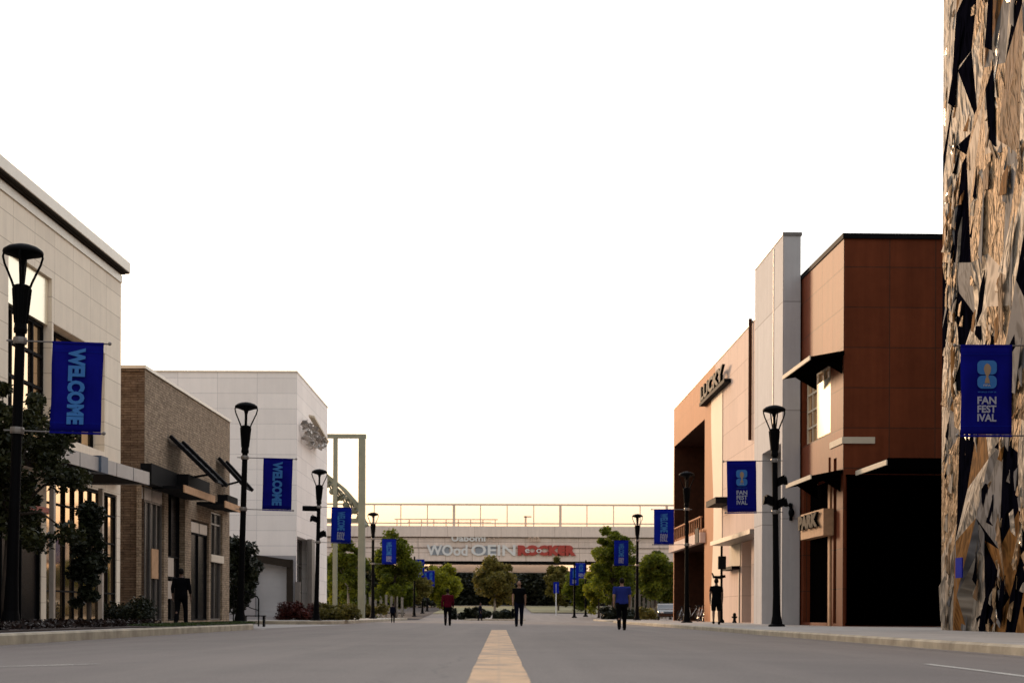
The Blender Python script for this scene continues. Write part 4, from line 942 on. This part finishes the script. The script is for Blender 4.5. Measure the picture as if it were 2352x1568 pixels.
def make_banner(kind, label, side, group):
    T = thing('banner', label, 'banner', (0, 0, 0), group=group)
    w0, w1, z0_, z1_ = .68, 1.74, 4.13, 5.99
    g = MB(); n = 10; k = 12
    vs = []
    for j in range(k+1):
        for i in range(n+1):
            x = w0+(w1-w0)*i/n; z = z0_+.02+(z1_-z0_-.02)*j/k
            vs.append((side*x, .034*math.sin(i*.9+j*.45)*math.sin(math.pi*j/k)-.02, z))
    g.add(vs, [(j*(n+1)+i, j*(n+1)+i+1, (j+1)*(n+1)+i+1, (j+1)*(n+1)+i) for j in range(k) for i in range(n)])
    o = g.build('cloth', M['royal'] if kind == 'far' else M['navy'], T, smooth=True)
    so_ = o.modifiers.new('thick', 'SOLIDIFY'); so_.thickness = .008
    xm = side*(w0+w1)/2; yb = -.066
    for z in (z0_+.0, z1_-.0): g = MB(); g.box(xm-.53, xm+.53, -.035, .012, z-.03, z+.012); g.build('hem', M['navy'], T)
    for z in (z0_+.19, z1_-.19): g = MB(); g.box(xm-.52, xm+.52, -.053, -.048, z-.004, z+.004); g.build('seam', M['royal'], T)
    if kind == 'welcome':
        obj_from(text_mesh('WELCOME', .36, 1.58, .006, .055, rot=-90), 'lettering', M['sky_ink'], T, (xm-.0, yb, (z0_+z1_)/2+.02))
    elif kind == 'far':
        obj_from(text_mesh('WELCOME', .40, 1.0, .006, .035, rot=-90), 'lettering', M['sky_ink'], T, (xm, yb, z1_-.72))
        obj_from(text_mesh('FAN\nFEST\nIVAL', .40, .42, .006, .02), 'lettering', M['white_ink'], T, (xm, yb, z0_+.36))
    else:
        g = MB(); zc = z1_-.62                    # emblem: a rounded 2 stacked on a rounded 6 with a gold cup before it
        def rr(x0, x1, a, b, r0, m=0, y=yb):
            pts = []
            for cx, cz_, s0 in ((x1-r0, b-r0, 0), (x0+r0, b-r0, 90), (x0+r0, a+r0, 180), (x1-r0, a+r0, 270)):
                for q_ in range(5): an = R(s0+q_*22.5); pts.append((cx+r0*math.cos(an), y, cz_+r0*math.sin(an)))
            g.ext(pts, (0, -.005, 0), m)
        rr(xm-.20, xm+.20, zc+.01, zc+.30, .09); rr(xm-.20, xm+.20, zc-.28, zc-.01, .10)
        g.build('emblem', M['sky_ink'], T)
        g = MB(); g.ext([(xm+dx, yb-.008, zc+dz) for dx, dz in ((-.05, -.17), (.06, -.17), (.045, -.10), (.02, -.03), (.07, .06), (.08, .15), (.05, .21), (0, .24), (-.05, .20), (-.07, .12), (-.05, .05), (-.015, -.03), (-.04, -.10))], (0, -.005, 0)); g.build('gold_cup', M['gold_ink'], T)
        obj_from(text_mesh('FIFA', .15, .045, .005, .02), 'emblem_lettering', M['white_ink'], T, (xm, yb-.012, zc-.215))
        obj_from(text_mesh('WORLD CUP 26', .38, .028, .004, .0), 'emblem_lettering', M['sky_ink'], T, (xm, yb, zc-.35))
        obj_from(text_mesh('FAN', .39, .155, .005, .03), 'lettering', M['white_ink'], T, (xm, yb, z0_+.72))
        obj_from(text_mesh('FEST', .39, .155, .005, .03), 'lettering', M['white_ink'], T, (xm, yb, z0_+.54))
        obj_from(text_mesh('IVAL', .39, .155, .005, .03), 'lettering', M['white_ink'], T, (xm, yb, z0_+.36))
    return T
GB = 'blue street banners on the lamps'
bW = make_banner('welcome', '', 1, GB); bF = make_banner('far', '', 1, GB); bE = make_banner('fan', '', -1, GB); bG = make_banner('far', '', -1, GB)
used = set()
def inst(p):
    if p.name in used: return copy_tree(p)
    used.add(p.name); return p
def fixture(T, side, z, x, kind):
    g = MB()
    if kind == 'flood': g.tube([(side*x*.1, 0, z), (side*x, -.02, z)], .14, 12); g.build('floodlight', M['black'], T)
    elif kind == 'speaker': g.ext([(side*.1, -.16, z-.2), (side*.1, .16, z-.2), (side*.1, .16, z+.12), (side*.1, -.16, z+.12)], (side*.22, 0, .1)); g.tube([(side*.3, 0, z), (side*.42, 0, z+.02)], [.13, .17], 12); g.build('loudspeaker', M['black'], T)
LL = [(-10.13, 32.5, .030, 'nearest black lamp on the left, tallest in view, holding a WELCOME banner', bW, 'largest navy WELCOME banner, hanging before the cream stone building'),
      (-9.37, 56.7, .026, 'second black lamp on the left, in front of the white building', bW, 'navy WELCOME banner in front of the white building wall'),
      (-9.66, 82.8, .020, 'third black lamp on the left, with floodlight and loudspeakers, beside the shrubs', bF, 'blue WELCOME banner in front of the green steel frame'),
      (-9.50, 118, .0, 'fourth lamp on the left, small, in front of the far green tree', bF, 'blue banner beside the fourth lamp on the left, before the dark tree')]
for i, (x, y, ln, lb, bn, bl) in enumerate(LL):
    o = inst(protoL); o.location = (x, y, ZL); o.rotation_euler = (0, ln, 0); o['label'] = lb
    b = inst(bn); b.location = (x, y, ZL); b.rotation_euler = (0, ln, 0); b['label'] = bl
    if i == 2: lampL3 = o
RR = [(11.26, 32.4, -.0, 'nearest lamp on the right, just outside the frame beside the mirror building', bE, 'navy FAN FESTIVAL banner in front of the mirror building, largest on the right'),
      (10.05, 56.7, -.016, 'tall black lamp on the right, in front of the grey tower', bE, 'navy FAN FESTIVAL banner in front of the pink panelled wall'),
      (9.95, 83.0, -.004, 'black lamp on the right, in front of the terracotta balcony', bG, 'blue banner just left of the terracotta building corner'),
      (10.4, 118, .0, 'small far lamp on the right, between the far trees', bG, 'dark blue banner before the tall tree on the right')]
for i, (x, y, ln, lb, bn, bl) in enumerate(RR):
    o = inst(protoR); o.location = (x, y, ZR); o.rotation_euler = (0, ln, 0); o['label'] = lb
    b = inst(bn); b.location = (x, y, ZR); b.rotation_euler = (0, ln, 0); b['label'] = bl
    if i == 1: lampR2 = o
fixture(lampL3, -1, 5.9, .85, 'flood'); fixture(lampL3, -1, 5.35, .3, 'speaker'); fixture(lampL3, 1, 4.55, .3, 'speaker')
fixture(lampR2, 1, 5.25, .3, 'speaker'); fixture(lampR2, 1, 4.45, .3, 'speaker'); fixture(lampR2, -1, 4.55, .3, 'speaker')
# short banner poles farther on
def banner_pole(label, u0, u1, vt, vb, pu, vbase, Y, kind, side):
    a = atY(u0, vt, Y); b = atY(u1, vb, Y); pb_ = atY(pu, vbase, Y); gz = max(pb_[2], road_z(pb_[0], Y))
    T = thing('banner_pole', label[0], 'banner pole', (pb_[0], Y, gz), group='far banner poles')
    g = MB(); g.lathe([(.28, 0), (.26, .1), (.14, .2), (.10, .8), (.085, a[2]-gz+.3)], n=12)
    g.build('pole', M['black'], T)
    for z in (a[2]-gz, b[2]-gz): 
        g = MB(); g.tube([(0, 0, z), ((a[0] if side < 0 else b[0])-pb_[0], 0, z)], .03, 6); g.build('banner_arm', M['frame'], T)
    Bn = thing('banner', label[1], 'banner', (pb_[0], Y, gz), group='small banners on the far poles')
    x0, x1, z0_, z1_ = a[0]-pb_[0], b[0]-pb_[0], b[2]-gz, a[2]-gz
    g = MB(); g.box(x0, x1, -.05, -.03, z0_, z1_); g.build('cloth', M['royal'], Bn)
    obj_from(text_mesh('WELCOME', (x1-x0)*.4, (z1_-z0_)*.5, .01, .035, rot=-90), 'lettering', M['sky_ink'], Bn, ((x0+x1)/2, -.07, z1_-(z1_-z0_)*.33))
    obj_from(text_mesh('FAN\nFEST', (x1-x0)*.42, (z1_-z0_)*.24, .01, .02), 'lettering', M['white_ink'], Bn, ((x0+x1)/2, -.07, z0_+(z1_-z0_)*.2))
banner_pole(('dark pole holding the leftmost small far banner', 'leftmost of the three small far banners on the left side'), 954, 975, 1284, 1325, 951.5, 1419, 159, 0, 1)
banner_pole(('dark pole between the two overlapping far banners on the left', 'lower middle banner of the three small far ones on the left'), 968, 985, 1312, 1346, 970, 1418, 176, 0, 1)
banner_pole(('farthest dark banner pole on the left side', 'rightmost of the three small far banners on the left side'), 982, 998, 1310, 1347, 981, 1416, 190, 0, 1)
banner_pole(('far banner pole on the right, nearer to the road', 'lower left of the two small overlapping banners on the right'), 1309, 1329, 1303, 1343, 1319, 1419, 158, 0, -1)
banner_pole(('far banner pole on the right, beside the tall green tree', 'upper right of the two small overlapping banners on the right'), 1322, 1347, 1292, 1327, 1345, 1418, 164, 0, -1)
p = atY(1277, 1400, 170); T = thing('signpost', 'small blue sign on a thin white post right of the road, far off', 'sign', (p[0], 170, road_z(p[0], 170)))
g = MB(); g.tube([(0, 0, 0), (0, 0, 3.4)], .06, 6); g.build('post', M['sign_white'], T)
g = MB(); g.box(-.28, .3, -.05, -.02, 2.4, 3.6); g.build('sign_panel', M['royal'], T)

# ------------------------------------------------------------------ sign post by the pink wall
x, y, z = 11.75, 82.5, ZR; pz = atY(1657, 1253, 82.5)[2]
T = thing('signpost', 'black signpost with hanging box sign beside the pink wall, right of the walking person', 'sign', (atY(1657, 1400, y)[0], y, z))
g = MB(); g.lathe([(.16, 0), (.15, .12), (.08, .2), (.065, 1.0), (.06, pz-z)], n=10); g.build('post', M['black'], T)
g = MB(); g.box(-.18, .22, -.12, .12, atY(0, 1302, y)[2]-z+.04, atY(0, 1272, y)[2]-z+.04); g.build('sign_box', M['dark'], T, bevel=.02)
g = MB(); za = atY(0, 1318, y)[2]-z; g.tube([(-.50, 0, za+.22), (-.42, 0, za), (-.1, 0, za-.02), (.2, 0, za+.05)], [.03, .07, .09, .07], 8); g.build('bracket', M['black'], T)
T = thing('hydrant', 'small dark standpipe on the pavement at the foot of the pink wall', 'hydrant', (12.55, 83.5, ZR))
g = MB(); g.lathe([(.12, 0), (.12, .06), (.08, .1), (.08, .38), (.10, .42), (.07, .5), (.01, .54)], n=12); g.tube([(-.14, 0, .3), (.14, 0, .3)], .045, 8); g.build('body', M['dark'], T, smooth=True)

# ------------------------------------------------------------------ handrail and bench by the side street
T = thing('stair_railing', 'thin black sloping handrail right of the second lamp on the left', 'railing', (atY(603, 1400, 62)[0], 61.0, .0))
g = MB(); h0 = 1.15
g.tube([(0, 0, 0), (0, 0, h0-.1), (-.06, 0, h0), (-.3, 0, h0+.08), (-1.0, .1, h0+.45)], .028, 7); g.tube([(0, 0, .62), (-.28, 0, .70), (-1.0, .1, 1.05)], .02, 6); g.tube([(-1.0, .1, 0), (-1.0, .1, h0+.45)], .026, 6)
g.build('handrail', M['black'], T)
T = thing('bench', 'small dark bench behind the handrail at the side street', 'bench', (atY(585, 1400, 64)[0], 64, -.04))
g = MB(); [g.box(-.45, .45, -.2+i*.14, -.09+i*.14, .42, .46) for i in range(3)]; g.build('seat', M['black'], T)
for s in (-.38, .38): g = MB(); g.box(s-.03, s+.03, -.18, .2, 0, .418); g.build('leg', M['black'], T)

# ------------------------------------------------------------------ bicycles
def make_bike():
    T = thing('bicycle', '', 'bicycle', (0, 0, 0), group='bicycles parked in the dark arcade')
    def wheel(x):
        g = MB(); ring = [(x+.33*math.cos(R(a)), 0, .34+.33*math.sin(R(a))) for a in range(0, 361, 15)]; g.tube(ring, .022, 6, cap=False); w_ = g.build('wheel', M['rubber'], T)
        g = MB(); ring = [(x+.305*math.cos(R(a)), 0, .34+.305*math.sin(R(a))) for a in range(0, 361, 15)]; g.tube(ring, .012, 5, cap=False)
        for a in range(0, 360, 30): g.tube([(x, 0, .34), (x+.3*math.cos(R(a)), 0, .34+.3*math.sin(R(a)))], .004, 4)
        g.build('rim', M['chrome'], w_)
    wheel(-.52); wheel(.52)
    g = MB(); bb_, st, hd, ra, fa = (-.08, 0, .30), (-.2, 0, .82), (.36, 0, .86), (-.52, 0, .34), (.52, 0, .34)
    for a, b in ((bb_, st), (st, hd), (bb_, hd), (bb_, ra), (st, ra), (hd, fa), (hd, (.33, 0, 1.0)), (st, (-.22, 0, .93))): g.tube([a, b], .02, 6)
    g.build('bicycle_frame', M['chrome'], T)
    g = MB(); g.ball((-.24, 0, .95), .15, .08, .04, 8); g.build('saddle', M['black'], T, smooth=True)
    g = MB(); g.tube([(.42, -.3, 1.0), (.34, -.1, 1.03), (.34, .1, 1.03), (.42, .3, 1.0)], .018, 6); g.build('handlebar', M['black'], T)
    g = MB(); g.lathe([(.09, -.01), (.09, .01)], (0, 0, 0), 14); g.v = [(bb_[0]+v[0], v[2], bb_[2]+v[1]) for v in g.v]; g.tube([(bb_[0], -.1, .18), (bb_[0], .1, .42)], .012, 5); g.build('crank', M['dark'], T)
    return T
bk = make_bike()
for i, (u, Y, rz, lb) in enumerate(((1570, 104, .9, 'bicycle at the left of the dark arcade, nearest the pillar'), (1590, 101, .5, 'bicycle in the middle of the dark arcade, behind the lamp foot'), (1609, 98, 1.1, 'bicycle at the right of the dark arcade, nearest the walking person'))):
    o = bk if i == 0 else copy_tree(bk); p = atY(u, 1400, Y); o.location = (min(p[0], 14.5), Y, ZR); o.rotation_euler = (0, 0, rz); o['label'] = lb

# ------------------------------------------------------------------ parked car beyond the corner
p = atY(1531, 1400, 130); T = thing('parked_car', 'black parked car half hidden by the terracotta building corner', 'car', (p[0], 130, .08))
sec = [(-2.1, .35, .55, .80), (-1.95, .28, .72, .86), (-1.0, .25, .86, .88), (-.5, .25, 1.22, .80), (.2, .25, 1.42, .70), (1.0, .25, 1.40, .70), (1.7, .28, 1.0, .78), (2.1, .38, .85, .78)]
g = MB(); vs = []
for y, zb_, zt_, hw in sec:
    belt = min(zt_, .88)
    vs += [(-hw*.96, y, zb_), (-.90, y, .5), (-.88, y, belt), (-hw, y, zt_), (hw, y, zt_), (.88, y, belt), (.90, y, .5), (hw*.96, y, zb_)]
fs = [(i*8+j, i*8+(j+1) % 8, (i+1)*8+(j+1) % 8, (i+1)*8+j) for i in range(len(sec)-1) for j in range(8)]+[tuple(range(8)), tuple(range(63, 55, -1))]
g.add(vs, fs); g.build('body', M['car'], T, smooth=True, bevel=.03)
g = MB(); g.quad((-.76, -.96, .90), (.76, -.96, .90), (.66, -.12, 1.36), (-.66, -.12, 1.36)); g.build('windscreen', M['lampglass'], T)
for sx_ in (-.82, .82):
    for sy_ in (-1.3, 1.3):
        g = MB(); g.tube([(sx_-.1, sy_, .32), (sx_+.1, sy_, .32)], .32, 18); w_ = g.build('wheel', M['rubber'], T)
        g = MB(); g.tube([(sx_-.11, sy_, .32), (sx_+.11, sy_, .32)], .19, 12); g.build('rim', M['chrome'], w_)
for sx_ in (-.62, .62): g = MB(); g.ball((sx_, -2.06, .62), .2, .07, .08, 10); g.build('headlight', M['chrome'], T, smooth=True)
# pale slatted screen beyond the right row of trees
T = thing('slatted_fence', 'pale vertical-slatted screen standing behind the right far trees', 'fence', (10.6, 152, road_z(10.6, 152)))
g = MB()
for i in range(26): x = i*.42; g.box(x, x+(.2 if i % 3 else .3), 0, .12, .1, 2.9)
g.build('slats', M['bark_pale'], T); g = MB(); g.box(-.1, 10.9, .13, .2, .4, .55); g.box(-.1, 10.9, .13, .2, 2.3, 2.45); g.build('rail', M['frame'], T)
T = thing('slatted_fence', 'short pale screen behind the left far trees', 'fence', (-13.2, 147, .1))
g = MB()
for i in range(9): x = i*.5; g.box(x, x+.22, 0, .12, .1, 2.2)
g.build('slats', M['bark_pale'], T); g = MB(); g.box(-.1, 4.4, .13, .2, .4, .55); g.build('rail', M['frame'], T)

# ------------------------------------------------------------------ people
def fuse(g, name, m, parent, vox=.012):
    """turn overlapping lofts into one continuous skin"""
    o = g.build(name, m, parent, smooth=True)
    r = o.modifiers.new('remesh', 'REMESH'); r.mode = 'VOXEL'; r.voxel_size = vox; r.use_smooth_shade = True
    s = o.modifiers.new('smooth', 'SMOOTH'); s.factor = .5; s.iterations = 3
    dg = bpy.context.evaluated_depsgraph_get(); me = bpy.data.meshes.new_from_object(o.evaluated_get(dg)); o.modifiers.clear(); o.data = me; me.name = name
    me.polygons.foreach_set('use_smooth', [True]*len(me.polygons))
    return o
def person(label, x, y, z, h, face, shirt, legs, skin='skin', stride=.25, shorts=False, sleeve=.55, hairm='hair', bulk=1.0, bag=None, armsw=.12, hood=False, away=True):
    """built facing local -Y; face = rotation about Z; joints for a 1.75 m adult scaled to h"""
    T = thing('person', label, 'person', (x, y, z), face, group='people walking on the street'); k = h/1.75
    V3 = lambda a, b, c: Vector((a*k, b*k, c*k))
    def limb(g, pts, rad, n=10, flat=1.0): g.tube([V3(*p) for p in pts], [r*k for r in rad], n, flat=flat)
    def rings(g, prof, n=16):                      # torso: (z, half width, half depth, y)
        base = len(g.v)
        for zz, rx, ry, yy_ in prof:
            for j in range(n): a = 2*math.pi*j/n; g.v.append(tuple(V3(rx*math.cos(a), yy_+ry*math.sin(a), zz)))
        for i in range(len(prof)-1):
            for j in range(n): g.f.append((base+i*n+j, base+i*n+(j+1) % n, base+(i+1)*n+(j+1) % n, base+(i+1)*n+j)); g.m.append(0)
        g.f.append(tuple(base+j for j in range(n-1, -1, -1))); g.m.append(0); g.f.append(tuple(base+(len(prof)-1)*n+j for j in range(n))); g.m.append(0)
    bw = bulk; st = stride
    hips = {s: (s*.095, 0, .92) for s in (-1, 1)}
    knee = {-1: (-.10, -st*.45-.03, .50), 1: (.10, st*.20-.02, .49)}
    ank = {-1: (-.10, -st*.75, .10), 1: (.095, st*.95, .13 if st > .1 else .09)}
    sh_ = {s: (s*.185*bw, 0, 1.42) for s in (-1, 1)}
    elb = {s: (s*.228*bw, s*armsw*.5+.02, 1.13) for s in (-1, 1)}
    wri = {s: (s*.225*bw, s*armsw*1.1-.05, .88) for s in (-1, 1)}
    g = MB()
    rings(g, [(.86, .15*bw, .105, 0), (.95, .165*bw, .12, 0), (1.05, .145*bw, .11, -.005), (1.18, .15*bw, .11, -.01), (1.32, .175*bw, .115, -.01), (1.42, .16*bw, .095, 0), (1.47, .09, .07, 0), (1.50, .055, .055, 0)])
    limb(g, [(0, .005, 1.44), (0, -.01, 1.56)], [.06, .055])
    g.ball(V3(0, -.012, 1.645), .076*k, .095*k, .112*k, 16); limb(g, [(0, -.04, 1.62), (0, -.055, 1.565)], [.06, .04]); limb(g, [(0, -.095, 1.66), (0, -.125, 1.622)], [.012, .018], 6)
    for s in (-1, 1): g.ball(V3(s*.077, 0, 1.64), .012*k, .02*k, .032*k, 8)
    for s in (-1, 1):
        limb(g, [(s*.12*bw, 0, 1.40), sh_[s], elb[s], wri[s]], [.07, .062*bw, .044, .029])
        w_ = Vector(wri[s]); hd_ = w_+Vector((0, -.02, -.085)); limb(g, [tuple(w_), tuple(w_+Vector((0, -.012, -.05))), tuple(hd_)], [.028, .040, .036], flat=.55)
        for q_ in range(4):
            fx = (q_-1.5)*.019; L_ = (.062, .078, .074, .056)[q_]
            limb(g, [(hd_.x*1.0, hd_.y+fx, hd_.z), (hd_.x-s*.008, hd_.y+fx-.005, hd_.z-L_*.55), (hd_.x-s*.026, hd_.y+fx-.008, hd_.z-L_)], [.0105, .0095, .008], 6)
        limb(g, [(w_.x, w_.y-.03, w_.z-.04), (w_.x-s*.01, w_.y-.055, w_.z-.075), (w_.x-s*.015, w_.y-.055, w_.z-.105)], [.012, .011, .009], 6)
        limb(g, [hips[s], ((hips[s][0]+knee[s][0])/2, (hips[s][1]+knee[s][1])/2, (hips[s][2]+knee[s][2])/2+.02), knee[s], (knee[s][0], (knee[s][1]*.6+ank[s][1]*.4)+.015, (knee[s][2]*.65+ank[s][2]*.35)), ank[s]], [.09*bw, .078, .056, .054, .037])
        limb(g, [(ank[s][0], ank[s][1]+.03, ank[s][2]-.05), (ank[s][0], ank[s][1]-.12, max(.03, ank[s][2]-.07))], [.04, .034])
    fuse(g, 'body', M[skin], T, .0105*k)
    g = MB(); e = .014
    rings(g, [(.88, .17*bw+e, .125+e, 0), (.97, .172*bw+e, .125+e, 0), (1.06, .158*bw+e, .115+e, -.005), (1.18, .160*bw+e, .115+e, -.01), (1.32, .185*bw+e, .118+e, -.01), (1.42, .165*bw+e, .098+e, 0), (1.475, .095+e, .07+e, 0)])
    for s in (-1, 1):
        a, b, c = Vector(sh_[s]), Vector(elb[s]), Vector(wri[s])
        if sleeve <= 1: q_ = a.lerp(b, sleeve); limb(g, [(s*.10*bw, 0, 1.40), tuple(a), tuple(q_)], [.072, .070*bw, .062])
        else: limb(g, [(s*.10*bw, 0, 1.40), tuple(a), tuple(b), tuple(b.lerp(c, sleeve-1))], [.072, .070*bw, .056, .042])
    fuse(g, 'shirt', M[shirt], T, .014*k)
    g = MB(); rings(g, [(.80, .165*bw, .12, 0), (.92, .178*bw, .132, 0), (.99, .170*bw, .125, 0)])
    for s in (-1, 1):
        kx = Vector(knee[s]); hp = Vector(hips[s]); an_ = Vector(ank[s])
        if shorts: q_ = hp.lerp(kx, .92); limb(g, [tuple(hp), tuple(hp.lerp(kx, .5)), tuple(q_)], [.105*bw, .100, .088])
        else: limb(g, [tuple(hp), tuple(hp.lerp(kx, .5)), tuple(kx), tuple(kx.lerp(an_, .5)), tuple(an_+Vector((0, 0, -.03)))], [.105*bw, .095, .075, .070, .062])
    fuse(g, 'shorts' if shorts else 'trousers', M[legs], T, .014*k)
    g = MB(); g.ball(V3(0, .012, 1.665), .084*k, .098*k, .105*k, 16); g.v = [v if v[2] > 1.60*k or v[1] > 0 else (v[0]*.8, max(v[1], .0), v[2]) for v in g.v]
    g.v = [(v[0], max(v[1], -.075*k) if v[2] < 1.70*k else v[1], v[2]) for v in g.v]; g.build('hair', M[hairm], T, smooth=True)
    for s in (-1, 1):
        g = MB(); an_ = ank[s]
        limb(g, [(an_[0], an_[1]+.05, max(an_[2]-.045, .042)), (an_[0], an_[1]-.05, max(an_[2]-.06, .04)), (an_[0], an_[1]-.16, max(.032, an_[2]-.075))], [.05, .050, .038]); g.build('shoe', M['shoe'], T, smooth=True)
    if not away:
        for s in (-1, 1): g = MB(); g.ball(V3(s*.03, -.098, 1.66), .010*k, .006*k, .006*k, 8); g.build('eye', M['black'], T)
        g = MB(); limb(g, [(-.02, -.094, 1.588), (.02, -.094, 1.588)], [.005, .005], 6); g.build('mouth', M['c_red'], T)
    if bag:
        g = MB(); c = Vector(wri[bag]); g.box((c.x-.05)*k, (c.x+.05)*k, (c.y-.20)*k, (c.y+.18)*k, (c.z-.50)*k, (c.z-.20)*k); g.tube([V3(c.x, c.y-.1, c.z-.2), V3(c.x, c.y, c.z-.09), V3(c.x, c.y+.1, c.z-.2)], .01, 5)
        Bg = g.build('handbag', M['c_black'], None, bevel=.03); Bg.location = (x, y, z); Bg.rotation_euler = (0, 0, face); tag(Bg, 'dark bag carried by the walker in the middle of the road', 'bag')
    return T
def foot(u, v, zg):                                # ground point on level zg seen at (u, v)
    r = ray(u, v); t_ = (zg-CAMZ)/r.z; return (r.x*t_, t_, zg)
p = foot(1428, 1446.5, -.02); person('person in a blue short-sleeved shirt and black trousers walking away on the road', p[0], p[1], p[2], 118/F*p[1]+.02, R(180), 'c_blue', 'c_black', stride=.16, bulk=1.22, sleeve=.75)
p = foot(1028, 1436.5, -.02); person('person in a dark red shirt walking away left of the road centre', p[0], p[1], p[2], 85/F*p[1], R(180), 'c_red', 'c_black', 'skin_dark', stride=.12, bulk=1.12, sleeve=1.9)
p = foot(1192, 1438, -.01); person('person in black walking towards the camera near the centre line', p[0], p[1], p[2], 105/F*p[1], R(0), 'c_black', 'c_navy', stride=.28, bulk=1.05, away=False, bag=-1, sleeve=.6)
p = foot(1006, 1421, -.03); person('dark-clothed person farther off, just left of the one in red', p[0], 95.0, -.03, 1.15, R(180), 'c_navy', 'c_black', 'skin_dark', stride=.2, sleeve=1.8)
p = foot(1645, 1433, ZR); person('person in black shirt and shorts walking on the right pavement beside the signpost', p[0], p[1], p[2], 105/F*p[1], R(170), 'c_black', 'c_black', 'skin_dark', stride=.22, shorts=True, sleeve=.6)
yq = 48.0; person('dark-clothed person on the left pavement in front of the brown shop', atY(416, 1400, yq)[0], yq, ZL, 1.72, R(175), 'c_black', 'c_black', 'skin_dark', stride=.25, bulk=1.12, sleeve=1.6)
q = atY(1103, 1400, 126); person('distant dark-clothed person beside the island hedge', q[0], 126, -.04, 1.45, R(60), 'c_navy', 'c_navy', 'skin_dark', stride=.3, sleeve=1.7)
